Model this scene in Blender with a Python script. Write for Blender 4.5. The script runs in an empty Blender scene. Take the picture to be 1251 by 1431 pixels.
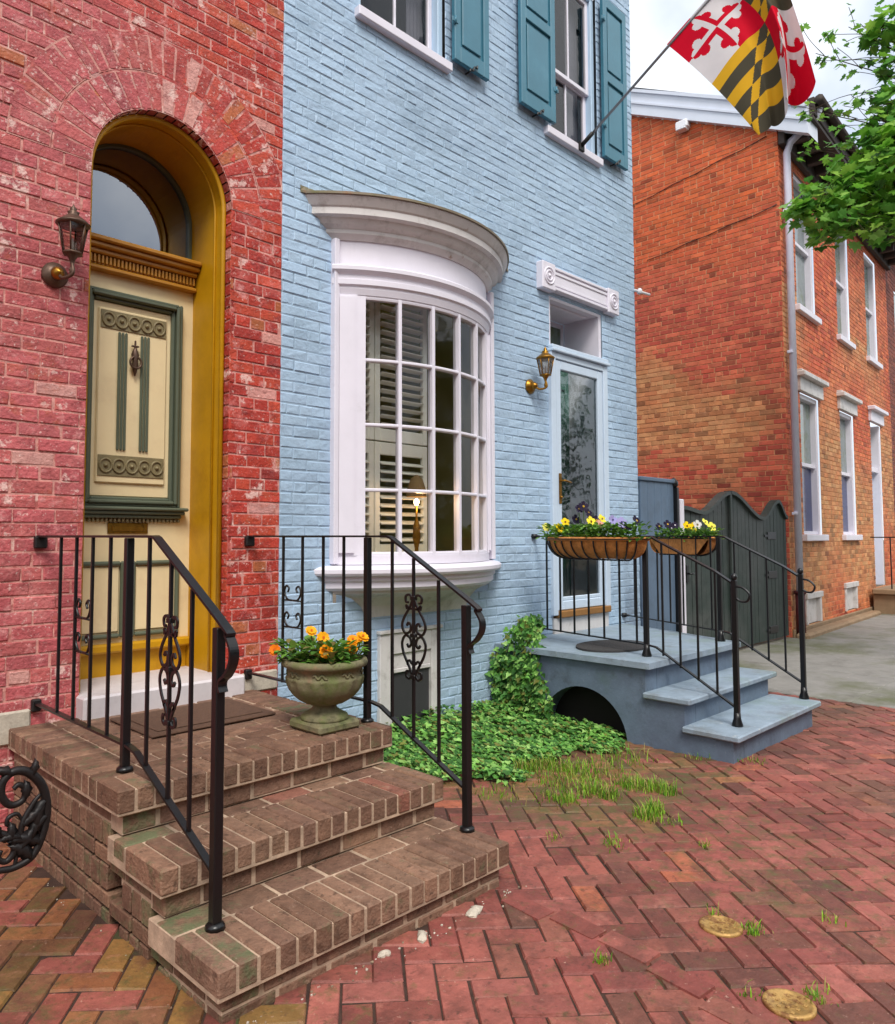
import bpy, math, random
from mathutils import Vector, Matrix, noise
R = math.radians
# ------------------------------------------------------------------ camera, sky, sun, exposure
sc = bpy.context.scene
cam = bpy.data.objects.new('camera', bpy.data.cameras.new('camera'))
sc.collection.objects.link(cam); sc.camera = cam
cam.location = (0, 0, 1.45)
cam.rotation_euler = (R(90 + 3.33), 0, R(-43.8))
cam.data.sensor_fit = 'HORIZONTAL'; cam.data.sensor_width = 36
cam.data.lens = 36 * 1060 / 1251
cam.data.shift_x = 65.5 / 1251; cam.data.shift_y = -28.5 / 1251
cam.data.clip_start = .05; cam.data.clip_end = 2000

CLOUD_OFFSET = (7.1, 0.3, 0.9)
SUN_EL, SUN_ROT = R(52), R(215)          # soft high sun behind thin cloud, from the street side
w = bpy.data.worlds.new('World'); sc.world = w; w.use_nodes = True
nt = w.node_tree; bg = nt.nodes['Background']; bg.inputs[1].default_value = .12
sky = nt.nodes.new('ShaderNodeTexSky'); sky.sky_type = 'NISHITA'; sky.sun_disc = False
sky.sun_elevation = SUN_EL; sky.sun_rotation = SUN_ROT; sky.dust_density = 3
tc = nt.nodes.new('ShaderNodeTexCoord'); nz = nt.nodes.new('ShaderNodeTexNoise')
nz.inputs['Scale'].default_value = 2.2; nz.inputs['Detail'].default_value = 6
rp = nt.nodes.new('ShaderNodeValToRGB'); rp.color_ramp.elements[0].position = .38; rp.color_ramp.elements[1].position = .56
rp.color_ramp.elements[0].color = (0, 0, 0, 1); rp.color_ramp.elements[1].color = (1, 1, 1, 1)
mx = nt.nodes.new('ShaderNodeMix'); mx.data_type = 'RGBA'
vo = nt.nodes.new('ShaderNodeVectorMath'); vo.operation = 'ADD'; vo.inputs[1].default_value = CLOUD_OFFSET
nt.links.new(tc.outputs['Generated'], vo.inputs[0]); nt.links.new(vo.outputs[0], nz.inputs['Vector']); nt.links.new(nz.outputs['Fac'], rp.inputs['Fac'])
m0 = nt.nodes.new('ShaderNodeMix'); m0.data_type = 'RGBA'; m0.inputs[0].default_value = .75     # thin veil over the blue sky
nt.links.new(sky.outputs[0], m0.inputs[6]); m0.inputs[7].default_value = (4.4, 5.0, 5.9, 1)
nt.links.new(rp.outputs['Color'], mx.inputs[0]); nt.links.new(m0.outputs[2], mx.inputs[6])
mx.inputs[7].default_value = (8.5, 8.6, 8.8, 1)
nt.links.new(mx.outputs[2], bg.inputs[0])
sl = bpy.data.lights.new('sun', 'SUN'); sl.energy = 1.9; sl.angle = R(20); sl.color = (1, .95, .88)
so = bpy.data.objects.new('sun', sl); sc.collection.objects.link(so)
so.rotation_euler = (R(90) - SUN_EL, 0, R(180) - SUN_ROT)
so.location = (0, -5, 12)
sc.view_settings.view_transform = 'Standard'; sc.view_settings.look = 'None'
sc.view_settings.exposure = .60; sc.view_settings.gamma = 1
sc.cycles.max_bounces = 7; sc.cycles.transparent_max_bounces = 10
sc.cycles.caustics_reflective = False; sc.cycles.caustics_refractive = False

# ------------------------------------------------------------------ helpers
rnd = random.Random(7)
def S(r, g, b, k=1.0):                      # sRGB 0-255 -> linear
    f = lambda c: (c / 255 / 12.92 if c < 10 else ((c / 255 + .055) / 1.055) ** 2.4) * k
    return (f(r), f(g), f(b))
def mulc(c, k): return (c[0] * k, c[1] * k, c[2] * k)
def mixc(a, b, t): return tuple(a[i] * (1 - t) + b[i] * t for i in range(3))
def jit(c, a, r=rnd):
    k = 1 + r.uniform(-a, a); return (c[0] * k * (1 + r.uniform(-a, a) * .3), c[1] * k, c[2] * k * (1 + r.uniform(-a, a) * .3))
def N3(x, y, z, s): return noise.noise(Vector((x * s, y * s, z * s)))
WL = {}                                      # world location of every object we make
def prop(o, label=None, cat=None, group=None, kind=None):
    if label: o['label'] = label
    if cat: o['category'] = cat
    if group: o['group'] = group
    if kind: o['kind'] = kind
    return o
def thing(name, label, cat, loc, group=None):
    o = bpy.data.objects.new(name, None); sc.collection.objects.link(o); o.location = loc; o.empty_display_size = .1
    WL[o] = Vector(loc); return prop(o, label, cat, group)

class MB:
    def __init__(s): s.v = []; s.f = []; s.mi = []; s.c = []; s.sm = []; s.M = None
    def add(s, vs, fs, col=(1, 1, 1), mi=0, smooth=False):
        b = len(s.v)
        if s.M is not None: vs = [s.M @ Vector(p) for p in vs]
        s.v.extend(tuple(p) for p in vs)
        for k, f in enumerate(fs):
            s.f.append(tuple(b + i for i in f)); s.mi.append(mi); s.sm.append(smooth)
            s.c.append(col[k] if isinstance(col, list) else col)
    def build(s, name, mats, parent=None, org=None):
        if not isinstance(mats, (list, tuple)): mats = [mats]
        xs = list(zip(*s.v))
        if org is None: org = ((min(xs[0]) + max(xs[0])) / 2, (min(xs[1]) + max(xs[1])) / 2, min(xs[2]))
        org = Vector(org)
        me = bpy.data.meshes.new(name)
        me.from_pydata([(x - org.x, y - org.y, z - org.z) for x, y, z in s.v], [], s.f)
        for m in mats: me.materials.append(m)
        me.polygons.foreach_set('material_index', s.mi); me.polygons.foreach_set('use_smooth', s.sm)
        a = me.attributes.new('col', 'FLOAT_COLOR', 'FACE')
        flat = []
        for c in s.c: flat.extend((c[0], c[1], c[2], c[3] if len(c) > 3 else 0))
        a.data.foreach_set('color', flat)
        me.update()
        o = bpy.data.objects.new(name, me); sc.collection.objects.link(o)
        WL[o] = org
        if parent is not None: o.parent = parent; o.location = org - WL[parent]
        else: o.location = org
        return o

def box(mb, lo, hi, b=.003, col=(1, 1, 1), mi=0):
    """chamfered box"""
    lo = [min(a, c) for a, c in zip(lo, hi)], [max(a, c) for a, c in zip(lo, hi)]
    lo, hi = lo
    b = min(b, *[(hi[i] - lo[i]) * .45 for i in range(3)])
    P = {}; vs = []
    for ix in (0, 1):
        for iy in (0, 1):
            for iz in (0, 1):
                c = (ix, iy, iz); p = [(lo, hi)[c[i]][i] for i in range(3)]; d = [(1, -1)[c[i]] * b for i in range(3)]
                for ax in range(3):
                    q = [p[i] + (0 if i == ax else d[i]) for i in range(3)]; P[c, ax] = len(vs); vs.append(q)
    fs = []
    ctr = [(lo[i] + hi[i]) / 2 for i in range(3)]
    def face(ids):
        a, bb, c = (Vector(vs[i]) for i in ids[:3]); n = (bb - a).cross(c - a); m = sum((Vector(vs[i]) for i in ids), Vector()) / len(ids) - Vector(ctr)
        fs.append(tuple(ids) if n.dot(m) > 0 else tuple(reversed(ids)))
    for ax in range(3):
        o1, o2 = [i for i in range(3) if i != ax]
        for s_ in (0, 1):
            ids = []
            for (u, v) in ((0, 0), (1, 0), (1, 1), (0, 1)):
                c = [0, 0, 0]; c[ax] = s_; c[o1] = u; c[o2] = v; ids.append(P[tuple(c), ax])
            face(ids)
    for ax in range(3):                       # edges along ax
        o1, o2 = [i for i in range(3) if i != ax]
        for u in (0, 1):
            for v in (0, 1):
                c0 = [0, 0, 0]; c0[o1] = u; c0[o2] = v; c1 = list(c0); c1[ax] = 1; c0, c1 = tuple(c0), tuple(c1)
                face([P[c0, o1], P[c1, o1], P[c1, o2], P[c0, o2]])
    for ix in (0, 1):
        for iy in (0, 1):
            for iz in (0, 1):
                c = (ix, iy, iz); face([P[c, 0], P[c, 1], P[c, 2]])
    mb.add(vs, fs, col, mi)

def catmull(pts, n=8):
    out = []; P = [Vector(p) for p in pts]; P = [2 * P[0] - P[1]] + P + [2 * P[-1] - P[-2]]
    for i in range(1, len(P) - 2):
        for k in range(n):
            t = k / n
            out.append(.5 * (2 * P[i] + (P[i + 1] - P[i - 1]) * t + (2 * P[i - 1] - 5 * P[i] + 4 * P[i + 1] - P[i + 2]) * t * t + (3 * P[i] - P[i - 1] - 3 * P[i + 1] + P[i + 2]) * t ** 3))
    out.append(P[-2]); return out

def tube(mb, path, rad, n=8, col=(1, 1, 1), mi=0, cap=True, smooth=True, flat=None, up=None):
    """sweep; flat=(w,h) makes a rectangular bar: w sideways, h in the up direction"""
    P = [Vector(p) for p in path]; k = len(P)
    T = []
    for i in range(k):
        t = (P[min(i + 1, k - 1)] - P[max(i - 1, 0)]); T.append(t.normalized() if t.length > 1e-9 else Vector((0, 0, 1)))
    ref = Vector(up) if up else (Vector((0, 0, 1)) if abs(T[0].z) < .9 else Vector((1, 0, 0)))
    vs = []
    s = None
    for i in range(k):
        if up or s is None: s_ = T[i].cross(ref)
        else: s_ = s - T[i] * s.dot(T[i])
        if s_.length < 1e-6: s_ = s or Vector((1, 0, 0))
        s = s_.normalized(); u = s.cross(T[i]).normalized()
        if flat:
            r_ = rad[i] if isinstance(rad, (list, tuple)) else 1.0
            w_, h_ = flat[0] / 2 * r_, flat[1] / 2 * r_
            for a, b in ((w_, h_), (-w_, h_), (-w_, -h_), (w_, -h_)): vs.append(P[i] + s * a + u * b)
        else:
            r_ = rad[i] if isinstance(rad, (list, tuple)) else rad
            for j in range(n):
                a = 2 * math.pi * j / n; vs.append(P[i] + s * (r_ * math.cos(a)) + u * (r_ * math.sin(a)))
    m = 4 if flat else n
    fs = []
    for i in range(k - 1):
        for j in range(m):
            fs.append((i * m + j, i * m + (j + 1) % m, (i + 1) * m + (j + 1) % m, (i + 1) * m + j))
    if cap: fs.append(tuple(reversed(range(m)))); fs.append(tuple((k - 1) * m + j for j in range(m)))
    # orientation: make sure normals look outward
    a, b, c, d = fs[0]; nn = (vs[b] - vs[a]).cross(vs[d] - vs[a])
    if nn.dot((vs[a] + vs[b]) / 2 - P[0]) < 0: fs = [tuple(reversed(f)) for f in fs]
    mb.add(vs, fs, col, mi, smooth and not flat)

def lathe(mb, prof, c, n=24, col=(1, 1, 1), mi=0, smooth=True, mod=None, square=False, ang0=0):
    vs = []; fs = []; k = len(prof)
    for j in range(n):
        a = 2 * math.pi * j / n + ang0
        for i, (r, z) in enumerate(prof):
            q = r * (mod(a, i) if mod else 1); vs.append((c[0] + q * math.cos(a), c[1] + q * math.sin(a), c[2] + z))
    for j in range(n):
        for i in range(k - 1):
            a, b = j * k + i, ((j + 1) % n) * k + i
            fs.append((a, b, b + 1, a + 1))
    if prof[0][0] > 1e-4: fs.append(tuple(j * k for j in reversed(range(n))))
    if prof[-1][0] > 1e-4: fs.append(tuple(j * k + k - 1 for j in range(n)))
    mb.add(vs, fs, col, mi, smooth)

def quad(mb, a, b, c, d, col=(1, 1, 1), mi=0): mb.add([a, b, c, d], [(0, 1, 2, 3)], col, mi)
def prism(mb, poly, z0, z1, col=(1, 1, 1), mi=0, ax='z', smooth=False):
    """extrude a counter-clockwise polygon; ax 'z': (x,y)->z ; 'y': (x,z)->y ; 'x': (y,z)->x"""
    f = {'z': lambda p, t: (p[0], p[1], t), 'y': lambda p, t: (p[0], t, p[1]), 'x': lambda p, t: (t, p[0], p[1])}[ax]
    n = len(poly); vs = [f(p, z0) for p in poly] + [f(p, z1) for p in poly]
    flip = (ax == 'y')
    if z1 < z0: flip = not flip
    fs = [tuple(reversed(range(n))), tuple(range(n, 2 * n))] + [(i, (i + 1) % n, n + (i + 1) % n, n + i) for i in range(n)]
    if flip: fs = [tuple(reversed(q)) for q in fs]
    mb.add(vs, fs, col, mi, smooth)

# ------------------------------------------------------------------ materials
def mat(name, col=None, rough=.6, metal=0, var=.15, vs=6, bump=.15, bs=80, stains=(), spec=.4, bdist=.004, aniso=None, trans=0, emit=None, moss=None):
    """col None = read the face colour attribute; stains = (colour, scale, threshold, softness, amount)"""
    m = bpy.data.materials.new(name); m.use_nodes = True; t = m.node_tree; n = t.nodes; L = t.links
    P = n['Principled BSDF']; geo = n.new('ShaderNodeNewGeometry'); pos = geo.outputs['Position']
    if col is None:
        a = n.new('ShaderNodeAttribute'); a.attribute_name = 'col'; cur = a.outputs['Color']
    else:
        a = n.new('ShaderNodeRGB'); a.outputs[0].default_value = (*col, 1); cur = a.outputs[0]
    if var > 0:
        q = n.new('ShaderNodeTexNoise'); q.inputs['Scale'].default_value = vs; q.inputs['Detail'].default_value = 5; q.inputs['Roughness'].default_value = .65
        L.new(pos, q.inputs['Vector'])
        mr = n.new('ShaderNodeMapRange'); mr.inputs[1].default_value = .25; mr.inputs[2].default_value = .75; mr.inputs[3].default_value = 1 - var; mr.inputs[4].default_value = 1 + var
        L.new(q.outputs['Fac'], mr.inputs[0])
        mm = n.new('ShaderNodeMix'); mm.data_type = 'RGBA'; mm.blend_type = 'MULTIPLY'; mm.inputs[0].default_value = 1
        L.new(cur, mm.inputs[6]); L.new(mr.outputs[0], mm.inputs[7]); cur = mm.outputs[2]
    for k, (sc_, ss, th, soft, amt) in enumerate(stains):
        q = n.new('ShaderNodeTexNoise'); q.inputs['Scale'].default_value = ss; q.inputs['Detail'].default_value = 6; q.inputs['Roughness'].default_value = .7
        off = n.new('ShaderNodeVectorMath'); off.operation = 'ADD'; off.inputs[1].default_value = (3.1 * k + 1, 7.7 * k, 1.3 * k)
        L.new(pos, off.inputs[0]); L.new(off.outputs[0], q.inputs['Vector'])
        mr = n.new('ShaderNodeMapRange'); mr.inputs[1].default_value = th; mr.inputs[2].default_value = th + soft; mr.inputs[3].default_value = 0; mr.inputs[4].default_value = amt; mr.clamp = True
        L.new(q.outputs['Fac'], mr.inputs[0])
        mm = n.new('ShaderNodeMix'); mm.data_type = 'RGBA'; mm.inputs[7].default_value = (*sc_, 1)
        L.new(mr.outputs[0], mm.inputs[0]); L.new(cur, mm.inputs[6]); cur = mm.outputs[2]
    if moss:                                  # growth where the alpha of the face colour says it may grow, broken up by noise
        q = n.new('ShaderNodeTexNoise'); q.inputs['Scale'].default_value = 14; q.inputs['Detail'].default_value = 7; q.inputs['Roughness'].default_value = .7
        L.new(pos, q.inputs['Vector']); ad = n.new('ShaderNodeMath'); ad.operation = 'MULTIPLY_ADD'; ad.inputs[1].default_value = .27
        L.new(a.outputs['Alpha'], ad.inputs[0]); L.new(q.outputs['Fac'], ad.inputs[2])
        mr = n.new('ShaderNodeMapRange'); mr.inputs[1].default_value = .60; mr.inputs[2].default_value = .80; mr.inputs[4].default_value = .75; mr.clamp = True
        L.new(ad.outputs[0], mr.inputs[0]); mm = n.new('ShaderNodeMix'); mm.data_type = 'RGBA'; mm.inputs[7].default_value = (*moss, 1)
        L.new(mr.outputs[0], mm.inputs[0]); L.new(cur, mm.inputs[6]); cur = mm.outputs[2]
    L.new(cur, P.inputs['Base Color'])
    P.inputs['Roughness'].default_value = rough; P.inputs['Metallic'].default_value = metal; P.inputs['Specular IOR Level'].default_value = spec
    if bump > 0:
        q = n.new('ShaderNodeTexNoise'); q.inputs['Scale'].default_value = bs; q.inputs['Detail'].default_value = 4
        L.new(pos, q.inputs['Vector']); b = n.new('ShaderNodeBump'); b.inputs['Strength'].default_value = bump; b.inputs['Distance'].default_value = bdist
        L.new(q.outputs['Fac'], b.inputs['Height']); L.new(b.outputs[0], P.inputs['Normal'])
    if trans:
        tr = n.new('ShaderNodeBsdfTranslucent'); L.new(cur, tr.inputs['Color']); ms = n.new('ShaderNodeMixShader'); ms.inputs[0].default_value = trans
        L.new(P.outputs[0], ms.inputs[1]); L.new(tr.outputs[0], ms.inputs[2]); L.new(ms.outputs[0], n['Material Output'].inputs['Surface'])
    if emit: P.inputs['Emission Color'].default_value = (*emit[0], 1); P.inputs['Emission Strength'].default_value = emit[1]
    return m
def glass(name, tint=(.92, .95, .93), f0=.05, k=1.0, rough=.015, wav=.0):
    m = bpy.data.materials.new(name); m.use_nodes = True; t = m.node_tree; n = t.nodes; L = t.links
    n.remove(n['Principled BSDF'])
    tr = n.new('ShaderNodeBsdfTransparent'); tr.inputs[0].default_value = (*tint, 1)
    gl = n.new('ShaderNodeBsdfGlossy'); gl.inputs['Roughness'].default_value = rough; gl.inputs['Color'].default_value = (.95, .97, 1, 1)
    fr = n.new('ShaderNodeFresnel'); fr.inputs['IOR'].default_value = 1.5
    mr = n.new('ShaderNodeMath'); mr.operation = 'MULTIPLY_ADD'; mr.inputs[1].default_value = k; mr.inputs[2].default_value = f0; mr.use_clamp = True
    L.new(fr.outputs[0], mr.inputs[0]); ms = n.new('ShaderNodeMixShader'); L.new(mr.outputs[0], ms.inputs[0]); L.new(tr.outputs[0], ms.inputs[1]); L.new(gl.outputs[0], ms.inputs[2])
    if wav:
        q = n.new('ShaderNodeTexNoise'); q.inputs['Scale'].default_value = 3; g = n.new('ShaderNodeNewGeometry'); L.new(g.outputs['Position'], q.inputs['Vector'])
        b = n.new('ShaderNodeBump'); b.inputs['Strength'].default_value = wav; b.inputs['Distance'].default_value = .02; L.new(q.outputs['Fac'], b.inputs['Height'])
        L.new(b.outputs[0], gl.inputs['Normal']); L.new(b.outputs[0], fr.inputs['Normal'])
    L.new(ms.outputs[0], n['Material Output'].inputs['Surface']); return m

M = {}
M['blue_brick'] = mat('blue painted brick', None, .5, var=.09, vs=7, bump=.7, bs=28, bdist=.010, stains=[(S(112, 136, 154), 1.3, .50, .26, .5), (S(205, 222, 235), 20, .60, .12, .35), (S(104, 128, 146), 11, .60, .12, .35)])
M['blue_mortar'] = mat('blue painted mortar', S(150, 172, 191), .55, var=.12, vs=9, bump=.5, bs=50)
M['red_brick'] = mat('worn red painted brick', None, .7, var=.22, vs=13, bump=.9, bs=55, bdist=.008, stains=[(S(122, 48, 50), 9, .52, .14, .65), (S(214, 138, 132), 3.1, .56, .10, .35), (S(232, 198, 188), 6.0, .595, .045, .75), (S(176, 88, 58), 4.3, .58, .08, .5), (S(222, 160, 156), 12, .56, .12, .55), (S(236, 208, 198), 24, .60, .08, .7), (S(238, 222, 212), 55, .60, .08, .6)])
M['red_mortar'] = mat('pale pink mortar', S(204, 146, 136), .8, var=.35, vs=20, bump=.6, bs=90, stains=[(S(168, 78, 74), 11, .50, .1, .8), (S(232, 205, 192), 16, .58, .08, .7)])
M['far_brick'] = mat('orange brick', None, .75, var=.25, vs=7, bump=.5, bs=60, stains=[(S(110, 58, 40), 1.2, .58, .2, .3), (S(90, 46, 34), 9, .58, .1, .45), (S(214, 158, 116), 14, .60, .08, .4)])
M['far_mortar'] = mat('tan mortar', S(206, 152, 112), .85, var=.2, vs=4, bump=.2)
M['paver'] = mat('clay paving brick', None, .6, var=.26, vs=18, bump=.8, bs=70, moss=S(84, 86, 48), stains=[(S(74, 58, 46), 1.1, .52, .14, .5), (S(92, 56, 48), 5, .51, .12, .6), (S(70, 48, 40), 24, .58, .08, .6), (S(190, 128, 110), 9, .58, .12, .35), (S(205, 166, 146), 46, .64, .05, .5)])
M['joint'] = mat('paving joint dirt', S(62, 44, 36), .95, var=.5, vs=12, bump=.6, bs=120, stains=[(S(70, 84, 40), 2.5, .58, .12, .7)])
M['stoop_brick'] = mat('brown stoop brick', None, .75, var=.32, vs=22, bump=1.0, bs=80, bdist=.006, moss=S(88, 104, 70), stains=[(S(70, 48, 36), 5, .54, .13, .55), (S(52, 36, 28), 30, .58, .07, .6), (S(178, 148, 126), 11, .60, .10, .35), (S(190, 164, 142), 50, .64, .05, .45)])
M['stoop_mortar'] = mat('stoop mortar', S(174, 150, 128), .9, var=.4, vs=14, bump=.5, bs=120, stains=[(S(84, 92, 60), 3, .6, .15, .5)])
M['marble'] = mat('pale marble step', S(205, 198, 200), .5, var=.1, vs=5, bump=.1, stains=[(S(150, 140, 140), 4, .55, .2, .5)])
M['white'] = mat('white paint', S(224, 220, 230), .42, var=.05, vs=4, bump=.06, bs=30, stains=[(S(150, 148, 146), 2.6, .6, .2, .35)])
M['white_dirty'] = mat('weathered white paint', S(206, 202, 200), .5, var=.1, vs=5, bump=.15, bs=40, stains=[(S(120, 112, 104), 5, .52, .2, .6), (S(140, 96, 62), 9, .64, .08, .6)])
M['zinc'] = mat('rusting cap flashing', S(130, 118, 100), .6, .2, var=.3, vs=6, bump=.1, stains=[(S(96, 98, 50), 4, .5, .15, .8), (S(160, 96, 50), 7, .6, .1, .7)])
M['lightblue'] = mat('pale blue paint', S(178, 203, 224), .4, var=.06, vs=4, bump=.05, stains=[(S(140, 165, 185), 3, .58, .2, .4)])
M['doorwhite'] = mat('cool white door paint', S(196, 212, 228), .4, var=.06, vs=4, bump=.05, stains=[(S(150, 168, 184), 3, .58, .2, .4)])
M['teal'] = mat('teal shutter paint', S(62, 118, 138), .38, var=.12, vs=4, bump=.06, bs=30, stains=[(S(100, 150, 170), 3, .55, .25, .35)])
M['iron'] = mat('black painted iron', S(17, 17, 19), .33, .1, var=.2, vs=10, bump=.1, bs=120, spec=.5)
M['rustiron'] = mat('worn iron', S(30, 26, 26), .5, .2, var=.3, vs=20, bump=.2, stains=[(S(70, 44, 34), 18, .6, .1, .6)])
M['mustard'] = mat('mustard paint', S(192, 142, 12), .45, var=.16, vs=4, bump=.08, bs=25, stains=[(S(150, 96, 20), 2.5, .52, .2, .5)])
M['cornice_wood'] = mat('golden varnished wood', S(176, 122, 40), .4, var=.18, vs=8, bump=.1, bs=40)
M['cream'] = mat('cream door paint', S(230, 210, 166), .42, var=.06, vs=4, bump=.05, stains=[(S(200, 168, 130), 2.5, .52, .25, .5)])
M['door_green'] = mat('sage green trim paint', S(88, 96, 80), .42, var=.12, vs=6, bump=.05)
M['door_olive'] = mat('olive carved trim', S(128, 116, 84), .5, var=.25, vs=25, bump=.1)
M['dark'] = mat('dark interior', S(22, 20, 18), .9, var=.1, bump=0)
M['olive_room'] = mat('olive room paint', S(196, 190, 128), .8, var=.12, vs=2, bump=0)
M['shutter_grey'] = mat('grey interior shutter', S(240, 238, 226), .5, var=.05, bump=0)
M['brass'] = mat('old brass', S(150, 108, 40), .35, .85, var=.35, vs=30, bump=.1, stains=[(S(60, 48, 24), 25, .55, .12, .7)])
M['bronze'] = mat('dark bronze', S(92, 72, 60), .45, .55, var=.3, vs=25, bump=.1)
M['glass'] = glass('window glass', (.96, .97, .95), .015, .62, .05, .25)
M['door_glass'] = glass('storm door glass', (.86, .92, .9), .05, 1.0, .03, .2)
M['fan_glass'] = glass('fanlight glass', (.5, .55, .55), .22, 1.0, .01)
M['lamp_glass'] = glass('lantern glass', (.8, .72, .66), .06, .8, .05)
M['pane'] = mat('dark window pane', S(40, 54, 100), .10, var=.3, vs=1.5, bump=0, spec=.45)
M['pane_up'] = mat('window pane with painted reflection', S(122, 134, 134), .08, var=.4, vs=1.8, bump=0, spec=.6, stains=[(S(96, 112, 66), 1.6, .5, .1, .7)])  # pale colour stands in for what the glass reflects
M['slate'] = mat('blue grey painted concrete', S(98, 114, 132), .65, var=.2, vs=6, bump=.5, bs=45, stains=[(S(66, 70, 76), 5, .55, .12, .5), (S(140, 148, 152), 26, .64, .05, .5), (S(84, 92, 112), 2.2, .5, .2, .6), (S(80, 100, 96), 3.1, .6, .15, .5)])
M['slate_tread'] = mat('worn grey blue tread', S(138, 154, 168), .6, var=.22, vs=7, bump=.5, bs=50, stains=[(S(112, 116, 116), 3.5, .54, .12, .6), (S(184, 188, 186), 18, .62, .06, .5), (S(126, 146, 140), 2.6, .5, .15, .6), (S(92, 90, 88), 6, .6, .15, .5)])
M['concrete'] = mat('weathered concrete', S(132, 129, 124), .8, var=.2, vs=4, bump=.4, bs=60, stains=[(S(88, 92, 58), .45, .47, .12, .85), (S(92, 88, 82), 2.2, .54, .15, .6), (S(170, 164, 158), 14, .6, .1, .4)])
M['asphalt'] = mat('asphalt', S(70, 70, 72), .85, var=.2, vs=20, bump=.4, bs=150)
M['soil'] = mat('bare ground', S(92, 78, 60), .95, var=.3, vs=3, bump=.5, bs=40)
M['gate'] = mat('dark green gate paint', S(44, 56, 51), .5, var=.25, vs=5, bump=.3, bs=60, stains=[(S(80, 82, 80), .9, .48, .15, .6), (S(30, 36, 34), 6, .56, .1, .5), (S(96, 98, 90), 20, .64, .06, .4)])
M['bluepanel'] = mat('slate blue fence paint', S(92, 112, 134), .5, var=.14, vs=3, bump=.2, stains=[(S(76, 90, 104), 2.2, .52, .15, .5)])
M['stone'] = mat('mossy cast stone', S(118, 112, 84), .85, var=.25, vs=16, bump=.6, bs=70, stains=[(S(92, 104, 52), 7, .46, .14, .75), (S(160, 120, 96), 5, .58, .12, .6), (S(58, 60, 40), 9, .54, .1, .65), (S(60, 62, 42), 30, .60, .08, .6)])
M['brownstone'] = mat('brown stone', S(142, 118, 92), .85, var=.2, vs=5, bump=.4)
M['mat'] = mat('brown doormat', S(92, 68, 54), .95, var=.3, vs=60, bump=.8, bs=300)
M['mat2'] = mat('charcoal doormat', S(62, 60, 60), .95, var=.3, vs=60, bump=.8, bs=300)
M['coir'] = mat('coir liner', S(188, 124, 66), .95, var=.35, vs=25, bump=.8, bs=120, bdist=.008)
M['leaf'] = mat('leaf', None, .5, var=.15, vs=8, bump=0, trans=.25, spec=.3)
M['tree_leaf'] = mat('maple leaf', None, .45, var=.18, vs=8, bump=0, trans=.45, spec=.4)
M['petal'] = mat('petal', None, .6, var=.1, vs=40, bump=0, trans=.2, spec=.2)
M['bark'] = mat('bark', S(74, 62, 52), .9, var=.3, vs=12, bump=.8, bs=40, bdist=.02)
M['flag'] = mat('flag cloth', None, .75, var=.05, vs=6, bump=.15, bs=400, trans=.22, spec=.1)
M['pole'] = mat('grey flagpole', S(140, 140, 142), .35, .3, var=.08, bump=0)
M['downpipe'] = mat('white downspout', S(216, 214, 230), .4, var=.06, bump=.03, stains=[(S(150, 140, 136), 2, .6, .2, .5)])
M['maroon'] = mat('maroon iron boot', S(82, 32, 38), .5, var=.2, bump=.1)
M['darkwood'] = mat('dark eave timber', S(60, 50, 46), .7, var=.25, vs=5, bump=.2)
M['roof'] = mat('grey roof', S(96, 98, 104), .7, var=.15, bump=.2)
M['fascia'] = mat('pale metal verge', S(208, 214, 226), .4, .0, var=.08, vs=1.5, bump=.02)
M['threshold'] = mat('worn threshold timber', S(140, 98, 50), .6, var=.25, vs=10, bump=.2)
M['disc'] = mat('rusted cover plate', S(176, 140, 82), .5, .3, var=.35, vs=40, bump=.4, stains=[(S(110, 66, 38), 22, .50, .1, .75), (S(60, 44, 34), 12, .58, .1, .6)])
M['rubble'] = mat('crumbled mortar', S(186, 176, 160), .95, var=.2, vs=30, bump=.6)
M['plastic'] = mat('white plastic', S(228, 228, 232), .4, var=.03, bump=0)
M['curtain'] = mat('pale curtain', S(120, 118, 130), .9, var=.2, vs=6, bump=0)
M['bulb'] = mat('lit bulb', (1, .7, .35), .5, var=0, bump=0, emit=((1, .62, .28), 14))
M['shade'] = mat('lamp shade', S(120, 96, 60), .8, var=.2, vs=20, bump=0)

# ------------------------------------------------------------------ brick generator
D = 4.0                                       # the facade line of the terrace is the plane y = 4
def subtract(rects, h):
    out = []
    for (a, b, c, d) in rects:
        if h[1] <= a or h[0] >= b or h[3] <= c or h[2] >= d: out.append((a, b, c, d)); continue
        if c < h[2]: out.append((a, b, c, h[2]))
        if d > h[3]: out.append((a, b, h[3], d))
        lo, hi = max(c, h[2]), min(d, h[3])
        if a < h[0]: out.append((a, h[0], lo, hi))
        if b > h[1]: out.append((h[1], b, lo, hi))
    return out
def frustum(mb, P, a, b, c, d, top, bot, bev, col, mi, j=0, r=rnd):
    e = lambda: r.uniform(-j, j)
    o = [(a, c), (b, c), (b, d), (a, d)]; i = [(a + bev, c + bev), (b - bev, c + bev), (b - bev, d - bev), (a + bev, d - bev)]
    t = [top + e() for _ in range(4)]
    vs = [P(x, y, bot) for x, y in o] + [P(x + e(), y + e(), t[k]) for k, (x, y) in enumerate(i)]
    mb.add(vs, [(4, 5, 6, 7), (0, 1, 5, 4), (1, 2, 6, 5), (2, 3, 7, 6), (3, 0, 4, 7)], col, mi)
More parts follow.
